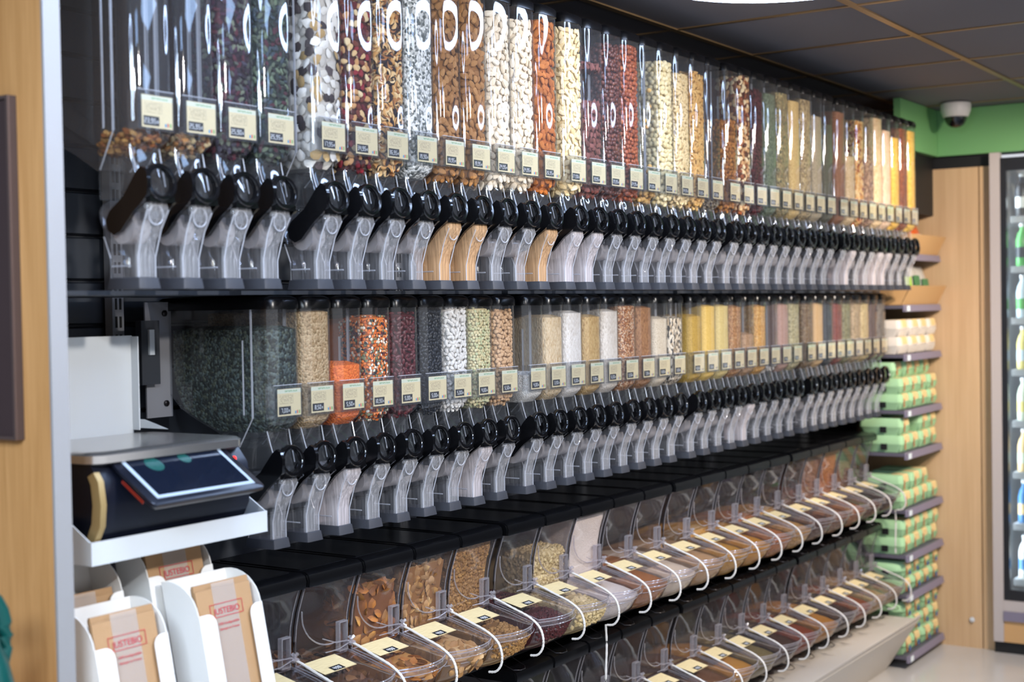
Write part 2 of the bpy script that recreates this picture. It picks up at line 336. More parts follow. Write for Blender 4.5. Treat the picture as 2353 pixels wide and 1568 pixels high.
# ------------------------------------------------------------------ gondola steelwork
slot = MB()
for k in range(60):
    for sx in (-0.006, 0.006): slot.box(sx - 0.003, sx + 0.003, 0.0048, 0.007, 0.1 + k * 0.04, 0.125 + k * 0.04)
slot_me = slot.mesh('slot', M['matte'], False)
post_me = MB().box(-0.016, 0.016, 0.006, 0.03, 0, 2.42).mesh('upright_post', M['upright'], False)
for k, x in enumerate((2.145, 3.155, 4.155, 5.155, 6.16)):
    u = link('shelf_upright', post_me, None, (x, YW - 0.032, 0))
    tag(u, 'slotted grey steel upright, ' + ordinal(k) + ' from the wooden end panel', 'upright', 'shelving uprights')
    s_ = link('slot_row', slot_me, u); s_['kind'] = 'stuff'
def shelf_bar(name, x0, x1, y0, y1, z0, z1, mat, label, grp=None):
    o = link(name, MB().box(x0, x1, y0, y1, z0, z1).mesh(name, M[mat], False)); return tag(o, label, 'shelf', grp)
bays = [(2.165, 3.14), (3.17, 4.14), (4.17, 5.14), (5.17, 6.15)]
for k, (a, c) in enumerate([(1.62, 2.13)] + bays):
    shelf_bar('hanging_rail', a, c, 2.10, 2.435, 1.686, 1.6945, 'slat', 'grey steel rail under the ' + ordinal(k) + ' bay of upper dispensers', 'hanging rails')
for k, (a, c) in enumerate(bays):
    shelf_bar('bin_shelf', a - 0.012, c + 0.012, 2.165, 2.45, 0.683, 0.701, 'matte', 'black shelf under the ' + ordinal(k) + ' bay of the upper scoop bins', 'bin shelves')
    shelf_bar('bin_shelf', a - 0.012, c + 0.012, 2.145, 2.45, 0.283, 0.301, 'matte', 'black shelf under the ' + ordinal(k) + ' bay of the lower scoop bins', 'bin shelves')
pl = empty('base_deck', (0, 0, 0), 'pale grey base deck with sloping front along the foot of the shelving', 'base deck')
link('deck_top', MB().prism([(1.955, 0.235), (2.44, 0.235), (2.44, 0.245), (1.965, 0.245)], 1.62, 6.185, 'x').mesh('deck_top', M['plinth'], False), pl)
link('deck_front', MB().prism([(1.94, 0.262), (1.954, 0.262), (1.964, 0.24), (2.12, 0.0), (2.105, 0.0)], 1.62, 6.185, 'x').mesh('deck_front', M['plinth'], False), pl)

# ------------------------------------------------------------------ gravity dispensers
WT = 0.103
def body_sections(zc, D):
    return [(zc, 0, D, WT), (0.41, 0, D, WT), (0.36, 0, min(D, 0.385), WT), (0.30, 0, 0.27, WT), (0.284, 0, 0.239, WT), (0.272, 0.004, 0.216, 0.097),
            (0.262, 0.014, 0.197, 0.086), (0.25, 0.028, 0.174, 0.076), (0.217, 0.07, 0.118, 0.07)]
def sec_at(secs, z):
    ss = sorted(secs)
    if z <= ss[0][0]: return ss[0][1:]
    for a, c in zip(ss, ss[1:]):
        if z <= c[0]:
            t = (z - a[0]) / (c[0] - a[0]); return tuple(a[i] + (c[i] - a[i]) * t for i in (1, 2, 3))
    return ss[-1][1:]
def plan(yf, yb, w_, inset=0.0, n=14):
    """open outline: back-left, along the left flank, round the front, to back-right"""
    hw = w_ / 2 - inset; a = 0.052; yf = yf + inset; pts = [(-hw, yb - inset)]
    a = min(a, max(0.004, yb - inset - yf - 0.004))
    for k in range(n + 1):
        q = PI - PI * k / n; cx, sy = math.cos(q), math.sin(q)
        pts.append((hw * math.copysign(abs(cx) ** 0.48, cx), yf + a * (1 - abs(sy) ** 0.48)))
    pts.append((hw, yb - inset)); return pts
def rings_of(secs, inset=0.0, n=14): return [[(x, y, z) for x, y in plan(yf, yb, w_, inset, n)] for z, yf, yb, w_ in secs]

def mk_dispenser_meshes(zc, D):
    d = {}
    secs = body_sections(zc, D)
    b = MB().loft(rings_of(secs), closed=True)
    for sx in (-1, 1):
        b.box(sx * (WT / 2) - 0.0012, sx * (WT / 2) + 0.0012, 0.052, 0.056, 0.284, zc, 1)
        b.box(sx * (WT / 2) - 0.001, sx * (WT / 2) + 0.001, 0.078, 0.081, 0.29, zc - 0.07, 1)
        b.tube([(sx * WT / 2, 0.054, 0.284), (sx * 0.035, 0.11, 0.219)], 0.0016, 5, 1)
    d['body'] = b.mesh('hopper_body', [M['clear'], M['rim']])
    h = zc
    capsec = [(h - 0.004, -0.003, D + 0.003, WT + 0.003), (h + 0.012, -0.003, D + 0.003, WT + 0.003), (h + 0.019, 0.001, D, WT), (h + 0.024, 0.009, D - 0.006, WT - 0.016), (h + 0.0255, 0.02, D - 0.02, WT - 0.04)]
    rg = rings_of(capsec); c = MB().loft(rg, True, True, True); d['lid'] = c.mesh('lid', M['satin'], True, 60)
    return d
UD = mk_dispenser_meshes(0.712, 0.46); LD = mk_dispenser_meshes(0.521, 0.335)
# shared lower mechanism
nk = MB().loft([[(x, y, z) for x, y in rrect(y0, y1, w_)] for z, y0, y1, w_ in ((0.262, 0.016, 0.11, 0.073), (0.235, 0.014, 0.11, 0.069), (0.20, 0.003, 0.115, 0.064), (0.165, -0.01, 0.115, 0.06))])
for sx in (-1, 1): nk.tube([(sx * 0.034, 0.018, 0.256), (sx * 0.032, 0.010, 0.225), (sx * 0.029, -0.002, 0.185)], 0.0012, 5, 1)
neck_me = nk.mesh('neck', [M['clear'], M['rim']])
def spout_mesh(mat):
    s = MB().loft([[(x, y, z) for x, y in rrect(y0, y1, w_, 3, 0.35)] for z, y0, y1, w_ in
                   ((0.012, 0.012, 0.084, 0.044), (0.06, 0.012, 0.084, 0.044), (0.085, 0.008, 0.092, 0.046), (0.11, -0.004, 0.102, 0.05), (0.13, -0.016, 0.11, 0.054),
                    (0.147, -0.023, 0.112, 0.055), (0.158, -0.022, 0.105, 0.05), (0.165, -0.014, 0.09, 0.038), (0.1675, 0.0, 0.07, 0.02))], True, False, True)
    for sx in (-1, 1): s.tube([(sx * 0.0205, 0.0128, 0.02), (sx * 0.0205, 0.0128, 0.06), (sx * 0.0225, -0.002, 0.11), (sx * 0.025, -0.02, 0.145)], 0.0013, 5, 1)
    s.tube([(-0.0225, 0.08, 0.045), (-0.0225, 0.03, 0.045)], 0.0016, 5, 1)
    s.tube([(-0.0225, 0.083, 0.02), (-0.0225, 0.083, 0.06), (-0.024, 0.098, 0.10)], 0.0014, 5, 1)
    for k, f in enumerate(s.f):
        if s.m[k] == 0 and len(f) == 4:
            cy = sum(s.v[i][1] for i in f) / 4; cz = sum(s.v[i][2] for i in f) / 4; cx = sum(s.v[i][0] for i in f) / 4
            y0 = float(np.interp(cz, [0.012, 0.06, 0.085, 0.11, 0.13, 0.147, 0.168], [0.012, 0.012, 0.008, -0.004, -0.016, -0.023, -0.01]))
            if cy < y0 + 0.006: s.m[k] = 2
    return s.mesh('spout', [mat, M['rim'], M['spoutfront'] if mat == M['spout'] else mat])
spout_me = {k: spout_mesh(M[k]) for k in ('spout', 'dusty', 'frost')}
dr = MB().lathe([(0.006, -0.022), (0.030, -0.020), (0.030, 0.020), (0.006, 0.022)], 16, 'x', (0, 0.052, 0.115))
drum_me = dr.mesh('drum', M['drum'])
foot_me = MB().loft([[(x, y, z) for x, y in rrect(y0, y1, w_, 2, 0.18)] for z, y0, y1, w_ in ((0.0, 0.004, 0.092, 0.053), (0.002, 0.004, 0.092, 0.053), (0.0195, 0.007, 0.089, 0.048), (0.021, 0.009, 0.087, 0.045))], True, True, True).mesh('foot_collar', M['foot'], True, 25)
hd = MB(); rings = []
for k in range(26):
    q = 2 * PI * k / 26; dx, dz = math.cos(q), math.sin(q); ring = []
    for rr, yy in ((-0.005, -0.005), (-0.005, 0.005), (-0.003, 0.0075), (0.003, 0.0075), (0.005, 0.005), (0.005, -0.005), (0.003, -0.0075), (-0.003, -0.0075)):
        ring.append(((0.0318 + rr) * dx, -0.026 + yy + 0.12 * 0.03 * dz, 0.195 + (0.0295 + rr) * dz))
    rings.append(ring)
rings.append(rings[0]); hd.loft(rings)
arm = [(-0.034, 0.172), (-0.036, 0.20), (-0.030, 0.216), (-0.018, 0.222), (-0.006, 0.213), (0.03, 0.170), (0.066, 0.146), (0.076, 0.130), (0.072, 0.112), (0.056, 0.102), (0.038, 0.108), (0.004, 0.142), (-0.022, 0.160)]
hd.prism(arm, -0.0375, -0.0290, 'x')
hd.prism([(-0.030, 0.160), (-0.016, 0.176), (0.03, 0.155), (0.062, 0.142), (0.07, 0.125), (0.056, 0.106), (0.03, 0.115)], 0.0300, 0.0360, 'x')
hd.box(-0.0290, 0.0300, -0.032, -0.014, 0.1585, 0.1700)
handle_me = hd.mesh('handle', M['black'], True, 50)
ax = MB().box(-0.007, 0.007, -0.012, 0.02, 0.128, 0.142)
axle_me = ax.mesh('axle', M['foot'], False)
vr = MB(); vr.tube([(0.017 * math.cos(2 * PI * k / 16), -0.014, 0.136 + 0.018 * math.sin(2 * PI * k / 16)) for k in range(17)], 0.0013, 5, 0, False); valve_me = vr.mesh('valve_ring', M['rim'])
ch = MB().box(-0.0465, 0.0375, -0.0065, -0.0052, 0.284, 0.354).box(-0.0475, -0.0465, -0.0065, 0.02, 0.284, 0.354).box(0.0375, 0.0385, -0.0065, 0.012, 0.284, 0.354)
ch.box(-0.0475, 0.0385, -0.007, -0.003, 0.354, 0.3552, 1).box(-0.0475, 0.0385, -0.007, 0.004, 0.283, 0.284, 0)
holder_me = ch.mesh('card_holder', [M['clear'], M['rim']], False)
card_me = MB().box(-0.0365, 0.0365, -0.0046, -0.0038, 0.288, 0.346).mesh('price_card', M['card'], False)
panel_me = MB().box(-0.0330, 0.0040, -0.0050, -0.0046, 0.2915, 0.3085).mesh('price_panel', M['pricebg'], False)
SEG = {'0': 'abcdef', '1': 'bc', '2': 'abged', '3': 'abgcd', '4': 'fgbc', '5': 'afgcd', '6': 'afgedc', '7': 'abc', '8': 'abcdefg', '9': 'abfgcd'}
def price_mesh(txt, cache={}):
    if txt in cache: return cache[txt]
    b = MB(); x = -0.0315 if len(txt) > 4 else -0.026; z0 = 0.2955; W_, H_, t = 0.0048, 0.0092, 0.0011; y0, y1 = -0.00515, -0.0050
    for chh in txt + '€':
        if chh == ',':
            b.box(x, x + 0.0012, y0, y1, z0 - 0.0014, z0 + 0.0012); x += 0.0024; continue
        if chh == '€':
            x += 0.001
            for a in (0.001, 0.0028, 0.0046): b.box(x, x + 0.0034, y0, y1, z0 + a, z0 + a + 0.0009)
            b.box(x, x + 0.0009, y0, y1, z0 + 0.0019, z0 + 0.0028).box(x, x + 0.0009, y0, y1, z0 + 0.0037, z0 + 0.0046); continue
        for sgm in SEG[chh]:
            h = H_ / 2
            bx = {'a': (0, W_, H_ - t, H_), 'd': (0, W_, 0, t), 'g': (0, W_, h - t / 2, h + t / 2), 'f': (0, t, h, H_), 'e': (0, t, 0, h), 'b': (W_ - t, W_, h, H_), 'c': (W_ - t, W_, 0, h)}[sgm]
            b.box(x + bx[0], x + bx[1], y0, y1, z0 + bx[2], z0 + bx[3])
        x += W_ + 0.0019
    cache[txt] = b.mesh('price_digits', M['digit'], False); return cache[txt]

# ---- fills
def unit_piece(kind, nu=8, nv=6):
    vs = [(-1.0, 0, 0)]; fs = []
    for j in range(1, nv):
        u = -math.cos(PI * j / nv); r = math.sin(PI * j / nv) ** 0.85
        for i in range(nu):
            q = 2 * PI * i / nu; y, z, x = r * math.cos(q), r * math.sin(q), u
            if kind == 'almond': k = 1 - 0.28 * u; y *= k; z *= k
            if kind in ('bean', 'cashew'):
                bend = 0.14 if kind == 'bean' else 0.9; y = y + bend * (u * u) - bend * 0.4
            if kind == 'chunk': k = random.uniform(0.7, 1.2); x *= k; y *= k; z *= random.uniform(0.7, 1.2)
            vs.append((x, y, z))
    vs.append((1.0, 0.084 if kind == 'bean' else (0.9 * 0.6 if kind == 'cashew' else 0), 0))
    if kind == 'bean': vs[0] = (-1, 0.084, 0)
    if kind == 'cashew': vs[0] = (-1, 0.54, 0)
    last = len(vs) - 1
    for i in range(nu):
        j = (i + 1) % nu; fs.append((0, 1 + j, 1 + i)); fs.append((last, last - nu + i, last - nu + j))
    for k in range(nv - 2):
        for i in range(nu):
            j = (i + 1) % nu; fs.append((1 + k * nu + i, 1 + k * nu + j, 1 + (k + 1) * nu + j, 1 + (k + 1) * nu + i))
    return np.array(vs, float), fs
PIECE = {k: unit_piece(k) for k in ('almond', 'bean', 'cashew', 'ball', 'chunk')}
PIECE['flake'] = unit_piece('chunk', 6, 4)
def scatter(mb, kind, pos, nrm, size, flat=1.0, jitter=0.35, mi=0):
    """pos, nrm: (n,3) arrays; size: half lengths (long, mid, thin)"""
    vs, fs = PIECE[kind]; n = len(pos)
    if n == 0: return
    nrm = nrm + RNG.normal(0, jitter, nrm.shape); nrm /= np.linalg.norm(nrm, axis=1, keepdims=True)
    a = RNG.normal(0, 1, (n, 3)); a -= (a * nrm).sum(1, keepdims=True) * nrm; a /= np.linalg.norm(a, axis=1, keepdims=True)
    b = np.cross(nrm, a); sc = RNG.uniform(0.85, 1.12, (n, 1, 1))
    P = (vs[None, :, 0:1] * size[0] * a[:, None, :] + vs[None, :, 1:2] * size[1] * b[:, None, :] + vs[None, :, 2:3] * size[2] * nrm[:, None, :]) * sc + pos[:, None, :]
    base = len(mb.v); m = len(vs); mb.v += [tuple(p) for p in P.reshape(-1, 3).tolist()]
    for i in range(n):
        o = base + i * m; mb.f += [tuple(x + o for x in f) for f in fs]
    mb.m += [mi] * (n * len(fs))
def fill_mesh(name, secs, top, mats, piece=None, size=None, gap=(0, 0), side=0.10, bottom=0.252, dens=1.0):
    """kernels filling one hopper up to local height top"""
    mb = MB(); inset = 0.003 + (size[2] * 1.9 if piece else 0)
    zs = [z for z in (bottom, 0.262, 0.272, 0.284, 0.30, 0.36) if z < top - 0.012] + [top]
    rg = []
    for z in zs:
        yf, yb, w_ = sec_at(secs, z); yb = min(yb, 0.30) - 0.004; rg.append([(x, y, z) for x, y in plan(yf, yb, w_, inset, 12)])
    yf, yb, w_ = sec_at(secs, top); yb = min(yb, 0.30) - 0.02
    rg.append([(x * 0.55, 0.05 + (y - 0.05) * 0.7 + 0.01, top + 0.008) for x, y, z in rg[-1]])
    if gap[1] > 0:
        lo = [r_ for r_, z in zip(rg, zs) if z < gap[0]]; lo.append([(x, y, gap[0]) for x, y, z in lo[-1]]); mb.loft(lo, True, True, True, 1)
        mb.loft([[(x, y, gap[1]) for x, y, z in rg[-2]]] + rg[-2:], True, True, True, 1)
    else: mb.loft(rg, True, True, True, 1 if piece else 0)
    if piece:
        ps, ns = [], []; stp = math.sqrt((2.8 if piece == 'cashew' else 3.55) * size[0] * size[1]); dz = stp * 0.93; z = bottom + size[1]
        row = 0
        while z < top:
            yf, yb, w_ = sec_at(secs, z); out = plan(yf, yb, w_, 0.003 + size[2] * 0.9, 40)
            out = [p for p in out if p[1] < yf + side + 0.001] ; hw = w_ / 2 - 0.003 - size[2] * 0.9
            out = [(-hw, yf + side)] + out + [(hw, yf + side)]
            o = np.array(out); seg = np.linalg.norm(np.diff(o, axis=0), axis=1); L = seg.sum(); cum = np.concatenate([[0], np.cumsum(seg)])
            nn = max(3, int(L / stp)); t = (np.arange(nn) + (0.5 if row % 2 else 0.0) + RNG.uniform(-0.3, 0.3, nn)) / nn * L
            t = np.clip(t, 0, L); xs = np.interp(t, cum, o[:, 0]); ys = np.interp(t, cum, o[:, 1])
            e = 1e-3; x2 = np.interp(np.clip(t + e, 0, L), cum, o[:, 0]) - np.interp(np.clip(t - e, 0, L), cum, o[:, 0]); y2 = np.interp(np.clip(t + e, 0, L), cum, o[:, 1]) - np.interp(np.clip(t - e, 0, L), cum, o[:, 1])
            nx, ny = y2, -x2; ln = np.hypot(nx, ny) + 1e-9
            zz = z + RNG.uniform(-0.3, 0.3, nn) * stp
            ok = ~((zz > gap[0]) & (zz < gap[1]))
            ps.append(np.stack([xs, ys, zz], 1)[ok]); ns.append(np.stack([nx / ln, ny / ln, np.zeros(nn)], 1)[ok]); z += dz; row += 1
        tx = RNG.uniform(-0.036, 0.036, 60); ty = RNG.uniform(0.014, 0.16, 60)
        ps.append(np.stack([tx, ty, np.full(60, top + 0.004)], 1)); ns.append(np.tile([0, 0, 1.0], (60, 1)))
        scatter(mb, piece, np.concatenate(ps), np.concatenate(ns), size, jitter=0.13)
    return mb.mesh(name, mats)
def residue_mesh(name, secs, mat, piece, size, top=0.285, extra=0):
    """a few leftovers lying in the funnel of a nearly empty hopper"""
    mb = MB(); ps = []
    for k in range(150):
        z = random.uniform(0.25, top); yf, yb, w_ = sec_at(secs, z); hw = w_ / 2 - size[0]
        ps.append((random.uniform(-hw, hw), random.uniform(yf + size[0] + 0.004, yf + 0.11), z))
    for k in range(extra): ps.append((random.uniform(-0.01, 0.03), 0.014 + random.uniform(0, 0.01), random.uniform(0.30, 0.62)))
    ps = np.array(ps); scatter(mb, piece, ps, np.tile([0, -0.3, 1.0], (len(ps), 1)), size, jitter=0.8); return mb.mesh(name, mat)

AL = (0.0116, 0.0076, 0.0046)
UP_ROW = [  # name, words, price, kind, colours, piece, size, level(0..1), scale/extra
 ('dried_fruit_leftover', 'almost empty, a few brown dried fruit pieces left', '23,95', 'rest', ['#6b3a20', '#8a5028', '#b98a4e', '#4a2a1a'], 'chunk', (0.008, 0.006, 0.005), 0, 0),
 ('fruit_nut_leftover', 'almost empty, a few fruit and nut pieces left', '25,95', 'rest', ['#8a5028', '#d8c090', '#6b3a20', '#b07a40'], 'chunk', (0.008, 0.006, 0.005), 0, 0),
 ('berry_seed_mix', 'of dark purple berries and green seeds', '25,90', 'pc', ['#2a1822', '#3a2030', '#4a4c44', '#231a22', '#666a58', '#4a2028', '#3a3440'], 'chunk', (0.008, 0.005, 0.003), 1.0, 0),
 ('green_seed_mix', 'of dark green seeds and red berries', '25,95', 'pc', ['#2a322e', '#3e4a40', '#48262e', '#626e58', '#2c2a2a', '#545c4c', '#38424a'], 'chunk', (0.008, 0.0045, 0.003), 1.0, 0),
 ('coconut_chip_mix', 'of white coconut chips with dark raisins', '17,95', 'pc', ['#b4aca2', '#d8d2ca', '#c4bcb0', '#3a3030', '#e0dad2', '#a88a5c', '#cfc8be', '#4a4040'], 'flake', (0.013, 0.009, 0.0028), 1.0, 0),
 ('cranberry_nut_mix', 'of red cranberries and pale nuts', '34,95', 'pc', ['#4a2420', '#cba878', '#84262e', '#d6bc92', '#5a1a20', '#b88858', '#6a3428'], 'almond', (0.009, 0.0065, 0.0045), 1.0, 0),
 ('cashew_raisin_mix', 'of curved cashews, raisins and almonds', '36,95', 'pc', ['#d8b07a', '#2c2226', '#e4c494', '#a0683c', '#c89458', '#3a2a2a'], 'cashew', (0.010, 0.0055, 0.005), 1.0, 0),
 ('salted_seed_mix', 'of grey and white speckled seeds', '19,90', 'gr', ['#d8d6d0', '#8a8c88', '#eceae4', '#5c605c', '#c4c2ba'], None, None, 1.0, 170),
 ('roasted_almond_fill', 'of whole brown almonds next to the speckled seeds', '19,95', 'pc', ['#85582f', '#9c6c3e', '#ab7c4c', '#8f6236'], 'almond', AL, 1.0, 0),
 ('roasted_almond_fill', 'of whole brown almonds next to the peeled almonds', '19,95', 'pc', ['#8c5e34', '#a07040', '#b07f4e', '#825630'], 'almond', AL, 1.0, 0),
 ('peeled_almond_fill', 'of peeled white almonds next to the brown almonds', '24,95', 'pc', ['#e6d4bc', '#f0e2cc', '#dcc6a8', '#eadac2'], 'almond', AL, 0.93, 0),
 ('peeled_almond_fill', 'of peeled white almonds next to the orange almonds', '24,95', 'pc', ['#e6d2b6', '#eedcc2', '#dcc4a2', '#f2e4ce'], 'almond', AL, 0.93, 0),
 ('orange_almond_fill', 'of glossy orange-brown almonds', '26,95', 'pc', ['#a85c28', '#c07234', '#95501f', '#b46a30'], 'almond', AL, 0.97, 0),
 ('split_almond_fill', 'of split cream almonds', '27,90', 'pc', ['#e4c894', '#eed8aa', '#d8b880', '#f0deb8'], 'almond', (0.0115, 0.0062, 0.0035), 0.97, 0),
 ('cocoa_almond_fill', 'of dusty pink-brown cocoa almonds', '19,95', 'pc', ['#6e4038', '#845048', '#5c332c', '#7a483c'], 'almond', (0.0105, 0.007, 0.005), 0.78, 0),
 ('red_hazelnut_fill', 'of dark red-brown hazelnuts', '29,95', 'pc', ['#4e2018', '#66301f', '#3c1812', '#7a4028'], 'ball', (0.0072, 0.0068, 0.0066), 0.95, 0),
 ('hazelnut_fill', 'of bright chestnut hazelnuts', '24,95', 'pc', ['#8a3e1c', '#a04c22', '#702f14', '#b4602c'], 'ball', (0.0072, 0.0068, 0.0066), 0.97, 0),
 ('hazelnut_leftover', 'almost empty, a few hazelnuts left', '24,90', 'rest', ['#d0a868', '#b88a50'], 'ball', (0.007, 0.007, 0.007), 0.30, 6),
 ('macadamia_fill', 'of round cream macadamias', '59,95', 'pc', ['#e6d09c', '#eedcb0', '#dcc48c'], 'ball', (0.0082, 0.008, 0.0078), 0.93, 0),
 ('cashew_fill', 'of pale curved cashews', '34,95', 'pc', ['#e2c490', '#eacf9e', '#d6b47c'], 'cashew', (0.010, 0.0055, 0.005), 0.88, 0),
 ('roasted_cashew_fill', 'of toasted golden cashews', '35,95', 'pc', ['#cf9c58', '#e0b470', '#c08a48'], 'cashew', (0.010, 0.0055, 0.005), 0.93, 0),
 ('seed_leftover', 'empty and clear with a dark card', '25,90', 'rest', ['#7a6a58', '#a09078'], 'chunk', (0.005, 0.004, 0.003), 0, 0),
 ('walnut_fill', 'of brown walnut pieces, filled halfway', '38,95', 'pc', ['#8a5426', '#a86a30', '#6e4220', '#b87c3c'], 'chunk', (0.0072, 0.006, 0.005), 0.62, 0),
 ('trail_mix', 'of brown and cream trail mix', '22,95', 'pc', ['#8a4a28', '#d8b080', '#5a2c1c', '#c09060', '#e0c8a0'], 'almond', (0.010, 0.007, 0.0045), 1.0, 0),
 ('dried_cranberry_fill', 'of dark red dried cranberries', '24,50', 'pc', ['#3a1418', '#501c20', '#2a0e12'], 'bean', (0.008, 0.005, 0.004), 0.93, 0),
 ('pumpkin_seed_fill', 'of dark green pumpkin seeds', '16,95', 'gr', ['#3e4a38', '#55604a', '#6a7460', '#2e382c'], None, None, 0.93, 180),
 ('mixed_seed_fill', 'of brown and green mixed seeds', '14,95', 'gr', ['#6a5c40', '#8a7850', '#4a4a34', '#a89868'], None, None, 0.97, 110),
 ('sesame_fill', 'of pale golden sesame', '9,95', 'gr', ['#b89a60', '#c8ac74', '#a88850'], None, None, 0.93, 260),
 ('sunflower_seed_fill', 'of striped tan sunflower seeds', '6,95', 'gr', ['#8a7450', '#b09a70', '#6a5840', '#c4b088'], None, None, 0.97, 120),
 ('grey_seed_fill', 'of pale grey-tan seeds', '8,95', 'gr', ['#9a8a70', '#b0a084', '#867860'], None, None, 0.85, 260),
 ('chia_fill', 'of dark olive chia', '12,95', 'gr', ['#4e4c3c', '#5e5a48', '#3c3a2e'], None, None, 0.8, 300),
 ('linseed_fill', 'of red-brown linseed', '5,95', 'gr', ['#8a5a40', '#9a6a4c', '#74482f'], None, None, 0.95, 300),
 ('oat_flake_fill', 'of cream oat flakes, filled two thirds', '3,95', 'gr', ['#d8b88c', '#e6caa0', '#c4a272'], None, None, 0.55, 170),
 ('red_fruit_muesli', 'of orange muesli with red fruit', '8,90', 'gr', ['#d8a058', '#e4b878', '#8a2a20', '#c88a48', '#e8c890'], None, None, 0.92, 90),
 ('chocolate_muesli', 'of brown-grey chocolate muesli', '8,50', 'gr', ['#8a6850', '#6a4c3c', '#a8846a', '#c0a080'], None, None, 0.68, 120),
 ('crunchy_muesli', 'of cream crunchy muesli', '7,95', 'gr', ['#e4c090', '#ecd0a6', '#d4aa74'], None, None, 1.0, 120),
 ('puffed_rice_fill', 'of pinkish-cream puffed cereal', '7,50', 'gr', ['#e2bc9a', '#ecccae', '#d4a884'], None, None, 0.9, 150),
 ('corn_flake_fill', 'of yellow corn flakes next to the brown petals', '6,90', 'gr', ['#e8b040', '#f0c058', '#dca030'], None, None, 0.85, 90),
 ('cocoa_petal_fill', 'of brown cocoa petals', '7,20', 'gr', ['#7a3e22', '#94502c', '#5e2e18'], None, None, 0.97, 90),
 ('corn_flake_fill', 'of yellow corn flakes at the end of the row', '6,50', 'gr', ['#eab444', '#f2c860', '#e0a434'], None, None, 0.97, 90),
]
